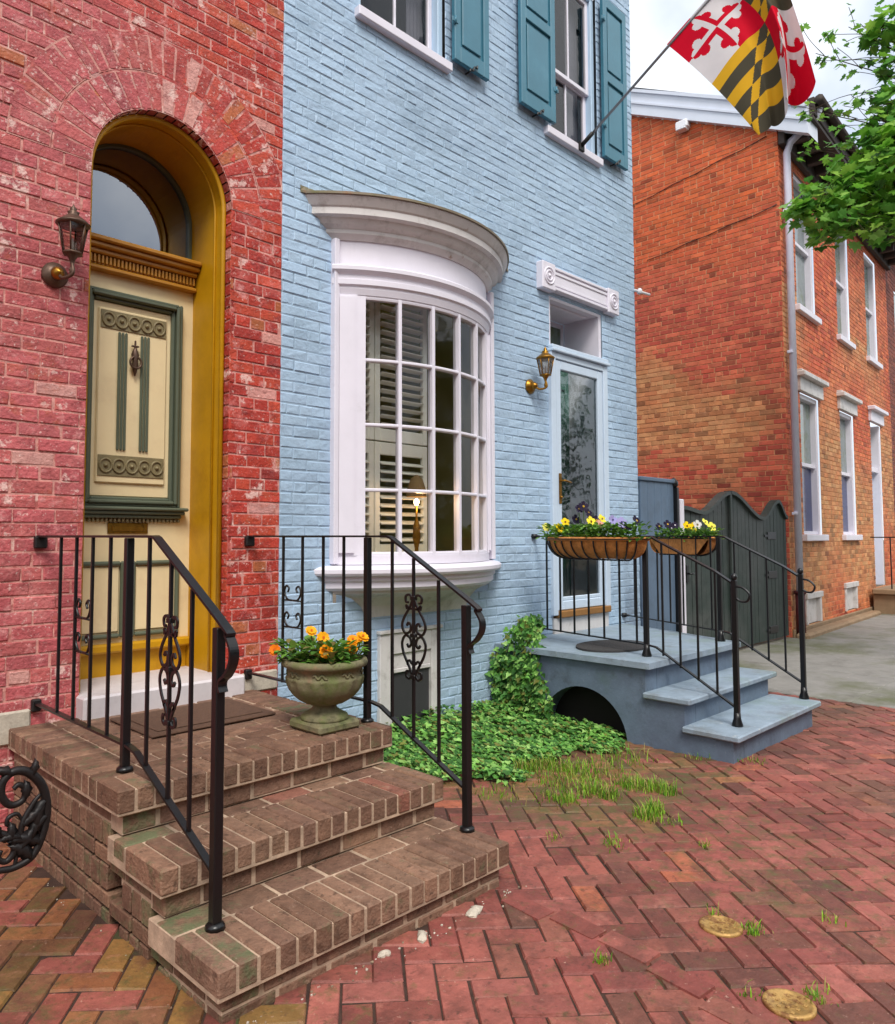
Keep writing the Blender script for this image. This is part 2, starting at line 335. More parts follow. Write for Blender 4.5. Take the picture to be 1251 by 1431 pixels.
def brick_wall(mb, O, U, N, u0, u1, z0, z1, holes, cfun, ch=.075, bl=.215, jn=.009, ju=None, dep=.007, bev=.004, jt=.0012, r=rnd):
    O, U, N, Z = Vector(O), Vector(U), Vector(N), Vector((0, 0, 1))
    P = lambda u, z, d: O + U * u + Z * z + N * d
    n = int(math.ceil((z1 - z0) / ch)); ju = jn if ju is None else ju
    for i in range(n):
        za, zb = z0 + i * ch + jn / 2, min(z0 + (i + 1) * ch - jn / 2, z1)
        if zb - za < .012: continue
        hdr = (i % 7 == 3)
        L = bl / 2 if hdr else bl
        u = u0 - (L / 2 if i % 2 else 0) + r.uniform(-.008, .008)
        rowh = [h for h in holes if h[2] < zb and h[3] > za]
        while u < u1:
            a, b = max(u + ju / 2, u0), min(u + L - ju / 2, u1)
            u += L * (1 + r.uniform(-.03, .03))
            if b - a < .02: continue
            rs = [(a, b, za, zb)]
            for h in rowh: rs = subtract(rs, h)
            for q in rs:
                if q[1] - q[0] < .012 or q[3] - q[2] < .012: continue
                frustum(mb, P, *q, r.uniform(-.0015, .0015), -dep, bev, cfun((q[0] + q[1]) / 2, (q[2] + q[3]) / 2, r), 0, jt, r)
    rs = [(u0, u1, z0, z1)]
    for h in holes: rs = subtract(rs, h)
    for a, b, c, d in rs: quad(mb, P(a, c, -dep), P(b, c, -dep), P(b, d, -dep), P(a, d, -dep), (1, 1, 1), 1)

# ================================================================== GROUND
g = MB()
quad(g, (-300, -300, -.06), (300, -300, -.06), (300, 300, -.06), (-300, 300, -.06))
prop(g.build('ground', M['soil']), kind='structure')
g = MB(); box(g, (-60, -14, -.20), (80, -3.2, -.05), .001); prop(g.build('road', M['asphalt']), kind='structure')
g = MB(); box(g, (-60, -3.2, -.2), (80, -3.03, 0.0), .015, S(150, 148, 142)); prop(g.build('kerb', M['concrete']), kind='structure')

def ghz(x, y): return .012 * N3(x, y, 0, .8) + .006 * N3(x, y, 5, 2.5)
pv = MB()
L_, W_ = .208, .104
hc, hs = math.cos(R(49.4)), math.sin(R(49.4)); ctr0 = (3.0, 1.5)
pr = random.Random(21)
REDS = [S(162, 91, 80), S(154, 84, 75), S(170, 97, 84), S(146, 79, 70), S(164, 94, 82), S(136, 75, 66), S(172, 100, 88), S(150, 90, 76)]
def in_pave(x, y): return -3.5 < x < 7.46 and -3.0 < y < 4.0
BAND = ((3.02, 1.93), (2.52, .62))           # the run of sunken bricks crossing the pattern
def paver(x0, x1, y0, y1):
    cx, cy = (x0 + x1) / 2, (y0 + y1) / 2
    wx, wy = ctr0[0] + cx * hc - cy * hs, ctr0[1] + cx * hs + cy * hc
    if not in_pave(wx, wy): return
    if 1.26 < wx < 2.5 and wy > 2.12: return
    if 5.0 < wx < 6.3 and wy > 2.2: return
    col = pr.choice(REDS)
    t = N3(wx, wy, 3, .9)
    if wx < 1.5 and pr.random() < .75: col = pr.choice([S(150, 112, 62), S(156, 100, 66), S(164, 110, 72), S(140, 96, 70), S(150, 84, 72)])
    elif pr.random() < .025: col = S(184, 106, 78)
    if t > .12 and wx > 3.2: col = mixc(col, S(112, 88, 66), min(.75, (t - .12) * 3.0 + .15) * (pr.random() * .6 + .4))
    if 3.3 < wx < 4.9 and 1.9 < wy < 3.1 and pr.random() < .5: col = mixc(col, S(150, 116, 70), .6)
    ms = .15 + .5 * max(0, N3(wx, wy, 11, .7)) + (.22 if wx < 1.6 else 0) + (.38 if 3.2 < wx < 4.9 and 2.0 < wy < 3.1 else 0)
    if pr.random() < .14: col = mulc(mixc(col, S(96, 74, 60), .5), .85)
    col = (*mulc(jit(col, .13, pr), .76), ms)
    zt = ghz(wx, wy) + pr.uniform(-.003, .003)
    tx, ty = pr.uniform(-.018, .018), pr.uniform(-.018, .018)
    dx, dy, rot = pr.uniform(-.003, .003), pr.uniform(-.003, .003), pr.uniform(-.012, .012)
    def P(x, y, d):
        ax, ay = x - cx, y - cy
        ax, ay = ax - ay * rot + cx + dx, ay + ax * rot + cy + dy
        return (ctr0[0] + ax * hc - ay * hs, ctr0[1] + ax * hs + ay * hc, zt + d + (ax - cx) * tx + (ay - cy) * ty)
    gp = pr.uniform(.0012, .0034)
    frustum(pv, P, x0 + gp, x1 - gp, y0 + gp, y1 - gp, 0, -.009, .0045, col, 0, .0018, pr)
for i in range(-60, 61):
    for k in range(-30, 31):
        x, y = (i + 4 * k) * W_, i * W_
        if abs(x) < 9 and abs(y) < 9:
            paver(x, x + 2 * W_, y, y + W_)
            paver(x + 3 * W_, x + 4 * W_, y, y + 2 * W_)
p, q = Vector((2.49, 1.97)), Vector((2.385, .9)); dr = (q - p).normalized(); pe = Vector((-dr.y, dr.x)); k = 0
while k * .216 < (q - p).length:
    c = p + dr * (k * .216 + .1); a = pr.uniform(-.03, .03); bend = .05 * math.sin(k * .9)
    def P(x, y, d_, c=c, a=a, bend=bend): v = c + dr * (x - y * a) + pe * (y + x * a + bend); return (v.x, v.y, ghz(c.x, c.y) + .0065 + d_ + y * .05)
    frustum(pv, P, -.104, .104, -.05, .05, 0, -.045, .006, (*mulc(jit(pr.choice(REDS), .1, pr), .76), .2), 0, .0015, pr); k += 1
n = 60                                        # dirt bed between the bricks follows the same ground
vs = []; fs = []
for i in range(n + 1):
    for j in range(n + 1):
        x, y = -3.5 + 10.96 * i / n, -3.03 + 7.03 * j / n; vs.append((x, y, ghz(x, y) - .0072 + .003 * N3(x, y, 9, 6)))
for i in range(n):
    for j in range(n): a = i * (n + 1) + j; fs.append((a, a + n + 1, a + n + 2, a + 1))
pv.add(vs, fs, (1, 1, 1), 1)
prop(pv.build('brick_pavement', [M['paver'], M['joint']]), kind='structure')

cp = MB()
ys = [-3.0, -1.2, .45, 2.13, 4.1]; xs = [7.47, 9.0, 10.6, 12.2, 13.8, 15.4, 17.0, 18.6, 20.2, 22, 25, 30, 40, 60]
for i in range(len(xs) - 1):
    for j in range(len(ys) - 1):
        k = rnd.uniform(-.004, .004); box(cp, (xs[i] + .006, ys[j] + .006, -.12), (xs[i + 1] - .006, ys[j + 1] - .006, .004 + k), .008)
prop(cp.build('concrete_pavement', M['concrete']), kind='structure')

# ================================================================== RED HOUSE
red = thing('red_house', 'red painted brick house with worn paint and an arched mustard doorway', 'house', (1.0, D, 0))
AX, AR, AZ = 1.972, .428, 3.452               # arch axis, radius, springing
def redc(u, z, r):
    t = N3(u, 0, z, .9)
    right = max(0, min(1, (u - 1.75) / .5 + t * .9))
    c = mixc(r.choice([S(182, 90, 92), S(184, 94, 95), S(176, 85, 88), S(182, 92, 90)]), r.choice([S(182, 60, 44), S(174, 54, 42), S(188, 70, 48), S(168, 52, 42)]), right)
    q = r.random()
    if q < .025: c = mixc(c, S(178, 104, 62), .8)
    elif q < .05: c = mixc(c, S(206, 160, 150), .7)
    elif q < .12: c = mulc(c, .8)
    return jit(c, .09, r)
wb = MB()
holes = [(AX - AR, AX + AR, .5, AZ)]
s_ = .02
for i in range(22):
    za = AZ + i * s_
    if za >= AZ + AR: break
    hw = math.sqrt(max(0, AR * AR - (za + s_ / 2 - AZ) ** 2)) if za + s_ / 2 < AZ + AR else .05
    holes.append((AX - hw, AX + hw, za, za + s_))
brick_wall(wb, (0, D, 0), (1, 0, 0), (0, -1, 0), -3.0, 2.772, 0, 7.4, holes, redc, ch=.072, bl=.205, jn=.010, dep=.0045, bev=.003, r=random.Random(3), jt=.003)
# two rings of radiating voussoirs
vr = random.Random(5)
for ring in (0, 1):
    r0, r1 = AR + .004 + ring * .215, AR + .205 + ring * .215
    nb = int(math.pi * (r0 + .05) / .070)
    for k in range(nb):
        a0, a1 = math.pi * k / nb + .006, math.pi * (k + 1) / nb - .006
        am = (a0 + a1) / 2
        r1 = AR + .205 + ring * .215
        if AX + r1 * math.cos(a0) > 2.765: r1 = (2.765 - AX) / math.cos(a0)
        cc = jit(redc(AX + r0 * math.cos(am), AZ + r0 * math.sin(am), vr), .03, vr)
        q = vr.uniform(.002, .004)
        o = [(r0, a0), (r1, a0), (r1, a1), (r0, a1)]; b = .004
        i_ = [(r0 + b, a0 + b / r0), (r1 - b, a0 + b / r1), (r1 - b, a1 - b / r1), (r0 + b, a1 - b / r0)]
        f = lambda p, y: (AX + p[0] * math.cos(p[1]), y, AZ + p[0] * math.sin(p[1]))
        wb.add([f(p, D + .008) for p in o] + [f(p, D - q) for p in i_], [(7, 6, 5, 4), (4, 5, 1, 0), (5, 6, 2, 1), (6, 7, 3, 2), (7, 4, 0, 3)], cc, 0)
    for k in range(48):                        # mortar bed behind them
        a0, a1 = math.pi * k / 48, math.pi * (k + 1) / 48
        f = lambda r_, a: (AX + r_ * math.cos(a), D - .0005, AZ + r_ * math.sin(a))
        e_ = lambda a: min(AR + .211 + ring * .215, (2.77 - AX) / max(.01, math.cos(a)))
        quad(wb, f(r0 - .004, a1), f(e_(a1), a1), f(e_(a0), a0), f(r0 - .004, a0), (1, 1, 1), 1)
# brick return of the opening (8 cm deep), straight jambs then arch
for sx in (-1, 1):
    z = .52
    while z < AZ:
        zb = min(z + .066, AZ); x = AX + sx * AR
        box(wb, (x - .002 * sx, D + .003, z), (x + sx * .03, D + .085, zb), .005, redc(x, z, vr)); z += .075
    quad(wb, *[(AX + sx * (AR + .004), D + y, z) for y, z in ((0, .5), (.1, .5), (.1, AZ), (0, AZ))][::sx], (1, 1, 1), 1)
for k in range(24):
    a0, a1 = math.pi * k / 24 + .01, math.pi * (k + 1) / 24 - .01
    f = lambda r_, a, y: (AX + r_ * math.cos(a), D + y, AZ + r_ * math.sin(a))
    wb.add([f(AR, a0, .003), f(AR, a1, .003), f(AR, a1, .085), f(AR, a0, .085)], [(0, 1, 2, 3)], redc(AX + .4 * math.cos(a0), AZ, vr), 0)
wb.build('wall', [M['red_brick'], M['red_mortar']], red)
# deep painted reveal with a bead at its front edge
rv = MB()
def arch_path(r_, y, z0, n=28):
    return [(AX - r_, y, z0)] + [(AX - r_ * math.cos(math.pi * k / n), y, AZ + r_ * math.sin(math.pi * k / n)) for k in range(n + 1)] + [(AX + r_, y, z0)]
RD = .47
p0, p1 = arch_path(AR - .022, D + .06, .62), arch_path(AR - .022, D + RD, .62)
for i in range(len(p0) - 1): rv.add([p0[i], p0[i + 1], p1[i + 1], p1[i]], [(0, 1, 2, 3)], (1, 1, 1), 0, True)
p2 = arch_path(AR, D + .085, .62); p3 = arch_path(AR - .022, D + .06, .62)
for i in range(len(p0) - 1): rv.add([p2[i], p2[i + 1], p3[i + 1], p3[i]], [(0, 1, 2, 3)], (1, 1, 1), 0, True)
tube(rv, arch_path(AR - .016, D + .07, .62), .016, 8)
tube(rv, arch_path(AR - .028, D + .15, .62), .008, 6)
rv.build('door_reveal', M['mustard'], red)
# door: cream slab with stiles, mouldings, carved bands
DY = D + RD
def frame(mb, x0, x1, z0, z1, w_, y, t, b=.006, col=(1, 1, 1)):
    """picture frame of four mitre-free bars, front at y-t"""
    box(mb, (x0, y - t, z0), (x0 + w_, y, z1), b, col); box(mb, (x1 - w_, y - t, z0), (x1, y, z1), b, col)
    box(mb, (x0 + w_, y - t, z0), (x1 - w_, y, z0 + w_), b, col); box(mb, (x0 + w_, y - t, z1 - w_), (x1 - w_, y, z1), b, col)
d = MB(); box(d, (AX - .412, DY - .045, .80), (AX + .412, DY + .01, 3.02), .004)
box(d, (AX - .255, DY - .062, 1.68), (AX + .255, DY - .046, 2.84), .01)
box(d, (AX - .215, DY - .078, 1.76), (AX + .215, DY - .063, 2.80), .008)
for sx in (-1, 1): box(d, (AX + sx * .175 - .125, DY - .056, .885), (AX + sx * .175 + .125, DY - .046, 1.265), .012)
door = d.build('door', M['cream'], red)
d = MB()
for k, (e, t) in enumerate(((.315, .052), (.29, .068), (.268, .06))): frame(d, AX - e, AX + e, 1.62 + .018 * k, 2.905 - .02 * k, .024, DY - .0455, t - .02 * (k == 2), .008)
frame(d, AX - .268, AX + .268, 1.665, 2.86, .012, DY - .0455, .03, .005)
box(d, (AX - .36, DY - .125, 1.60), (AX + .36, DY - .046, 1.622), .008); box(d, (AX - .345, DY - .105, 1.578), (AX + .345, DY - .046, 1.600), .006); box(d, (AX - .33, DY - .085, 1.555), (AX + .33, DY - .046, 1.578), .006)
for x in (-.07, .07): 
    for k in range(3): box(d, (AX + x - .030 + k * .0205, DY - .092, 1.955), (AX + x - .030 + k * .0205 + .017, DY - .079, 2.665), .006)
for sx in (-1, 1): frame(d, AX + sx * .175 - .155, AX + sx * .175 + .155, .85, 1.30, .026, DY - .0455, .032, .010)
d.build('panel_moulding', M['door_green'], door)
d = MB()                                      # carved bands: rings and lozenges, dentils under the ledge
for z0, z1 in ((1.80, 1.925), (2.675, 2.785)):
    d = MB(); box(d, (AX - .205, DY - .084, z0), (AX + .205, DY - .0785, z1), .003)
    for k in range(5):
        x = AX - .158 + k * .079; zc = (z0 + z1) / 2
        tube(d, [(x + .036 * math.cos(a), DY - .086, zc + .04 * math.sin(a)) for a in [2 * math.pi * i / 16 for i in range(17)]], .007, 6, cap=False)
        lathe(d, [(.014, -.006), (.012, .004), (.0, .01)], (0, 0, 0), 8); 
        d.v[-24:] = [(x + p[0], DY - .088 - p[2], zc + p[1]) for p in d.v[-24:]]
    d.build('carved_band', M['door_olive'], door)
d = MB()
for k in range(26): box(d, (AX - .325 + k * .0255, DY - .07, 1.532), (AX - .325 + k * .0255 + .014, DY - .046, 1.553), .003)
d.build('dentil_strip', M['door_olive'], door)
d = MB(); box(d, (AX - .125, DY - .055, 1.462), (AX + .125, DY - .046, 1.528), .004); box(d, (AX - .10, DY - .062, 1.478), (AX + .10, DY - .056, 1.508), .003)
d.build('mail_slot', M['brass'], door)
d = MB()                                      # knocker: crown, body, ring
kc = (AX, DY - .10, 2.50)
tube(d, [(kc[0], kc[1], kc[2] + z) for z in (-.09, -.06, -.03, 0, .04, .07, .09)], [.004, .012, .02, .016, .024, .012, .004], 10)
tube(d, [(kc[0] + .035 * math.sin(a), kc[1] - .012, kc[2] - .01 + .035 * math.cos(a)) for a in [2 * math.pi * i / 18 for i in range(19)]], .007, 6, cap=False)
box(d, (kc[0] - .022, kc[1] - .008, kc[2] + .085), (kc[0] + .022, kc[1] + .008, kc[2] + .095), .002); box(d, (kc[0] - .004, kc[1] - .006, kc[2] + .09), (kc[0] + .004, kc[1] + .006, kc[2] + .125), .001)
d.build('door_knocker', M['bronze'], door)
d = MB(); box(d, (AX - .405, DY - .03, .62), (AX + .405, DY + .01, .796), .004); box(d, (AX - .405, DY - .085, .765), (AX + .405, DY - .03, .82), .012)
d.build('kick_board', M['mustard'], red)
d = MB()                                      # transom bar with dentils
for z0, z1, t in ((3.012, 3.04, .10), (3.04, 3.105, .075), (3.105, 3.135, .11), (3.135, 3.165, .14), (3.165, 3.195, .165)): box(d, (AX - .404, DY - t, z0), (AX + .404, DY, z1), .008)
for k in range(34): box(d, (AX - .40 + k * .0236, DY - .095, 3.052), (AX - .40 + k * .0236 + .013, DY - .076, 3.10), .002)
d.build('transom_bar', M['cornice_wood'], red)
d = MB()                                      # fanlight frame
f0, f1 = arch_path(.404, DY - .02, 3.196), arch_path(.386, DY - .02, 3.196)
for i in range(len(f0) - 1): quad(d, f0[i], f0[i + 1], f1[i + 1], f1[i]); 
f2 = arch_path(.386, DY + .02, 3.196)
for i in range(len(f0) - 1): quad(d, f1[i], f1[i + 1], f2[i + 1], f2[i])
box(d, (AX - .385, DY - .018, 3.196), (AX + .385, DY + .018, 3.222), .003)
fl = d.build('fanlight', M['door_green'], red)
d = MB(); pts = arch_path(.385, DY + .005, 3.222); d.add(pts, [tuple(range(len(pts)))]); d.build('pane', M['fan_glass'], fl)
d = MB(); d.add([(AX - .6, DY + .012, .6), (AX + .6, DY + .012, .6), (AX + .6, DY + .012, 3.2), (AX - .6, DY + .012, 3.2)], [(0, 1, 2, 3)])
x0, x1, y0, y1, z0, z1 = AX - .8, AX + .8, DY + .3, DY + 3, .6, 4.2
for q in (((x0, y1, z0), (x1, y1, z0), (x1, y1, z1), (x0, y1, z1)), ((x0, DY, z0), (x0, y1, z0), (x0, y1, z1), (x0, DY, z1)), ((x1, DY, z0), (x1, y1, z0), (x1, y1, z1), (x1, DY, z1)), ((x0, DY, z1), (x1, DY, z1), (x1, y1, z1), (x0, y1, z1)), ((x0, DY, z0), (x1, DY, z0), (x1, y1, z0), (x0, y1, z0))): quad(d, *q)
d.build('hallway', M['dark'], red)
d = MB(); box(d, (1.53, 3.90, .50), (2.475, D + .12, .632), .012); box(d, (AX - .41, D + .12, .52), (AX + .41, D + RD, .628), .004)
d.build('doorstep', M['marble'], red)
for q in (((1.10, 3.988, .44), (1.31, D + .01, .60)), ((2.5, 3.988, .5), (2.765, D + .01, .62))): d = MB(); box(d, *q, .02); d.build('base_stone', M['rubble'], red)

# ================================================================== BLUE HOUSE
blue = thing('blue_house', 'pale blue painted brick house with a white bow window and teal shutters', 'house', (5.0, D, 0))
BX0, BX1 = 2.7725, 7.285
BL, BR, BS = 3.19, 4.845, .31                 # bow window: chord ends and projection
_c = (BR - BL) / 2; BRAD = (_c * _c + BS * BS) / (2 * BS); BCX = (BL + BR) / 2; BCY = D - BS + BRAD; BH = math.asin(_c / BRAD); BLEN = 2 * BH * BRAD
def bow(t, o=0):                              # point t metres along the arc, o outward
    a = -BH + t / BRAD; return (BCX + (BRAD + o) * math.sin(a), BCY - (BRAD + o) * math.cos(a))
def bluec(u, z, r):
    c = mixc(S(165, 189, 212), S(170, 194, 216), r.random())
    if r.random() < .06: c = mulc(c, .94)
    k = N3(u, 1, z, .7); c = mulc(c, 1 + .08 * k)
    return jit(c, .022, r)
WA, WB_ = (3.41, 4.335, 5.235, 6.95), (5.785, 6.595, 5.235, 6.95)
DH = (5.725, 6.625, .57, 3.66)
BW = (3.70, 4.16, 0, .655)
wb = MB()
brick_wall(wb, (0, D, 0), (1, 0, 0), (0, -1, 0), BX0, BX1, 0, 7.5, [WA, WB_, DH, BW, (BL + .02, BR - .02, 1.0, 3.5)], bluec, ch=.072, bl=.205, jn=.007, ju=.003, dep=.0042, bev=.006, jt=.0030, r=random.Random(4))
brick_wall(wb, (BX1, D, 0), (0, 1, 0), (1, 0, 0), 0, 5, 0, 7.5, [], bluec, dep=.006, bev=.005, jt=.002, r=random.Random(4))
wb.build('wall', [M['blue_brick'], M['blue_mortar']], blue)
d = MB(); box(d, (BX0 + .01, D + .2, 7.5), (BX1 - .01, D + 8, 7.6), .01); box(d, (BX0 + .01, D - .15, 7.5), (BX1 + .01, D + .2, 7.75), .02); d.build('roof', M['roof'], blue)

def sweep_bow(mb, prof, t0=0, t1=None, n=28, capends=True, col=(1, 1, 1), smooth=False):
    """sweep an (outward, z) profile along the bow"""
    t1 = BLEN if t1 is None else t1; k = len(prof); vs = []
    for i in range(n + 1):
        t = t0 + (t1 - t0) * i / n
        for o, z in prof: x, y = bow(t, o); vs.append((x, y, z))
    fs = [(i * k + j, (i + 1) * k + j, (i + 1) * k + (j + 1) % k, i * k + (j + 1) % k) for i in range(n) for j in range(k)]
    if capends: fs += [tuple(range(k)), tuple(n * k + j for j in reversed(range(k)))]
    mb.add(vs, fs, col, 0, False)
# profiles run clockwise seen from the left end (outward +, z up)
GT, GB, NC, SW = 3.10, 1.315, 5, .20
d = MB()
sweep_bow(d, [(-.10, 3.10), (.0, 3.10), (.012, 3.14), (.012, 3.155), (.028, 3.165), (.028, 3.20), (.018, 3.205), (.018, 3.235), (.05, 3.26), (.05, 3.285), (.03, 3.30), (.0, 3.30), (-.10, 3.30)])
sweep_bow(d, [(-.06, 3.301), (-.012, 3.301), (-.012, 3.478), (-.06, 3.478)])
sweep_bow(d, [(-.10, 1.255), (-.0, 1.255), (.0, GB), (-.10, GB)])
for t0, t1 in ((0, SW - .029), (BLEN - SW + .029, BLEN)):
    sweep_bow(d, [(-.10, GB + .001), (.004, GB + .001), (.004, GT - .001), (-.10, GT - .001)], t0, t1, 6)
    a, b = (t0 + .05, t1 - .02) if t0 == 0 else (t0 + .02, t1 - .05)
    sweep_bow(d, [(.004, GB + .02), (.02, GB + .02), (.02, GT - .02), (.004, GT - .02)], a, b, 5)
# returns to the wall at both ends
for x, sx in ((BL, 1), (BR, -1)):
    box(d, (x - .012, D - .045, 1.26), (x + .03, D + .01, 3.478), .005)
bw = d.build('bow_window', M['white'], blue)
d = MB()
sweep_bow(d, [(-.1, 3.479), (.0, 3.479), (.02, 3.50), (.035, 3.515), (.035, 3.54), (.07, 3.565), (.09, 3.60), (.125, 3.61), (.125, 3.655), (.135, 3.665), (.15, 3.69), (.165, 3.715), (.165, 3.73), (-.1, 3.73)], -.36, BLEN + .36, 48)
d.build('cornice', M['white_dirty'], bw)
d = MB()                                      # sloping cap on top
n = 48
for i in range(n):
    t0, t1 = -.30 + (BLEN + .6) * i / n, -.30 + (BLEN + .6) * (i + 1) / n
    a, b = bow(t0, .178), bow(t1, .178)
    if a[1] > D and b[1] > D: continue
    a = (a[0], min(a[1], D - .002)); b = (b[0], min(b[1], D - .002))
    quad(d, (*a, 3.742), (*b, 3.742), (b[0], D + .0, 3.775), (a[0], D + .0, 3.775)); quad(d, (*a, 3.726), (*b, 3.726), (*b, 3.742), (*a, 3.742)); quad(d, (*a, 3.726), (*b, 3.726), (b[0], D, 3.728), (a[0], D, 3.728))
d.build('cap', M['zinc'], bw)
d = MB()
sweep_bow(d, [(-.1, 1.08), (.01, 1.08), (.03, 1.10), (.03, 1.135), (.045, 1.15), (.045, 1.175), (.085, 1.185), (.095, 1.20), (.095, 1.225), (.08, 1.238), (.035, 1.25), (-.1, 1.254)], -.16, BLEN + .16, 40)
d.build('window_sill', M['white'], bw)
d = MB()                                      # tapering underside
n = 28; lev = [(1.085, .0, 0), (1.06, 0, .04), (1.045, 0, .28), (1.02, 0, .55), (.96, 0, .82), (.88, 0, .97)]
for (za, oa, fa), (zb, ob, fb) in zip(lev, lev[1:]):
    for i in range(n):
        q = []
        for z, f, t in ((zb, fb, BLEN * i / n), (zb, fb, BLEN * (i + 1) / n), (za, fa, BLEN * (i + 1) / n), (za, fa, BLEN * i / n)):
            x, y = bow(t, -.01); x = BCX + (x - BCX) * (1 - .38 * f); y = D - (D - y) * (1 - f); q.append((x, min(y, D - .004), z))
        quad(d, *q)
d.build('apron', M['white_dirty'], bw)
d = MB()                                      # sash: rails, muntins
pw = (BLEN - 2 * SW) / NC; rows = [GB + (GT - GB) * k / 4 for k in range(5)]
for k in range(NC + 1):
    t = SW + k * pw; hw_ = .013 if 0 < k < NC else .03
    sweep_bow(d, [(-.055, GB), (-.012, GB), (-.004, GB + .001), (-.004, GT - .001), (-.012, GT), (-.055, GT)], t - hw_, t + hw_, 2)
for k, z in enumerate(rows):
    h = .011 if 0 < k < 4 else .025
    sweep_bow(d, [(-.05, z - h), (-.010, z - h), (-.006, z - h * .5), (-.006, z + h * .5), (-.010, z + h), (-.05, z + h)], SW - .02, BLEN - SW + .02, 24)
d.build('muntin_grid', M['white'], bw)
d = MB(); gr = random.Random(9)
for c in range(NC):
    for k in range(4):
        a, b = bow(SW + c * pw + .008, -.032), bow(SW + (c + 1) * pw - .008, -.032); tl = gr.uniform(-.004, .004); tw = gr.uniform(-.004, .004)
        quad(d, (a[0], a[1] + tl, rows[k]), (b[0], b[1] + tl, rows[k]), (b[0], b[1] - tl + tw, rows[k + 1]), (a[0], a[1] - tl, rows[k + 1]))
d.build('pane', M['glass'], bw)
# room behind the bow
d = MB(); x0, x1, y1, z0, z1 = BL - .25, BR + .5, D + 2.6, 1.25, 3.45; ya = D + .03
for q in (((x0, y1, z0), (x1, y1, z0), (x1, y1, z1), (x0, y1, z1)), ((x0, ya, z0), (x0, y1, z0), (x0, y1, z1), (x0, ya, z1)), ((x1, ya, z0), (x1, y1, z0), (x1, y1, z1), (x1, ya, z1)), ((x0, ya, z1), (x1, ya, z1), (x1, y1, z1), (x0, y1, z1)), ((x0, ya, z0), (x1, ya, z0), (x1, y1, z0), (x0, y1, z0)), ((BR, ya, z0), (x1, ya, z0), (x1, ya, z1), (BR, ya, z1)), ((x0, ya, z0), (BL, ya, z0), (BL, ya, z1), (x0, ya, z1))): quad(d, *q)
fan = [bow(BLEN * i / 16, -.06) for i in range(17)]
for z in (1.262, 3.32): d.add([(x, y, z) for x, y in fan] + [(BR, ya, z), (BL, ya, z)], [tuple(range(19))])
d.build('front_room', M['olive_room'], blue)
def louvre(name, x0, x1, y, z0, z1, tilt):
    d = MB(); box(d, (x0, y, z0), (x0 + .05, y + .03, z1), .004); box(d, (x1 - .05, y, z0), (x1, y + .03, z1), .004)
    box(d, (x0 + .05, y, z0), (x1 - .05, y + .03, z0 + .09), .004); box(d, (x0 + .05, y, z1 - .09), (x1 - .05, y + .03, z1), .004)
    o = d.build(name, M['shutter_grey'], blue); d = MB(); z = z0 + .12
    while z < z1 - .1:
        c_, s2 = math.cos(tilt) * .03, math.sin(tilt) * .03; yy = y + .015
        vs = [(x0 + .05, yy - c_, z - s2), (x1 - .05, yy - c_, z - s2), (x1 - .05, yy + c_, z + s2), (x0 + .05, yy + c_, z + s2)]
        d.add(vs + [(p[0], p[1] - .003, p[2] + .006) for p in vs], [(3, 2, 1, 0), (4, 5, 6, 7), (0, 1, 5, 4), (2, 3, 7, 6)]); z += .062
    d.build('slat', M['shutter_grey'], o)
for z0, z1, tl in ((1.30, 2.13, R(25)), (2.14, 3.40, R(-12))):
    louvre('interior_shutter', 3.30, 3.62, D + .05, z0, z1, tl); louvre('interior_shutter', 3.63, 4.17, D + .05, z0, z1, tl)
# lamp standing on the inner sill
LX, LY = 3.90, D - .10
lt = thing('table_lamp', 'small lit table lamp glowing behind the lower panes of the bow window', 'lamp', (LX, LY, 1.262))
d = MB(); lathe(d, [(.045, 0), (.045, .012), (.016, .03), (.014, .1), (.03, .17), (.024, .26), (.008, .32), (.008, .42)], (LX, LY, 1.262), 14); d.build('base', M['brass'], lt)
d = MB(); lathe(d, [(.0, .405), (.012, .41), (.02, .43), (.018, .445), (0, .46)], (LX, LY, 1.262), 12); d.build('bulb', M['bulb'], lt)
d = MB(); lathe(d, [(.075, .47), (.07, .52), (.045, .60), (.012, .63)], (LX, LY, 1.262), 16); d.f = d.f[:-2]; d.mi = d.mi[:-2]; d.c = d.c[:-2]; d.sm = d.sm[:-2]; d.build('lamp_shade', M['shade'], lt)
pl = bpy.data.lights.new('lamp_light', 'POINT'); pl.energy = 1.3; pl.color = (1, .66, .36); pl.shadow_soft_size = .03
po = bpy.data.objects.new('lamp_light', pl); sc.collection.objects.link(po); po.parent = lt; po.location = (0, -.04, .44)
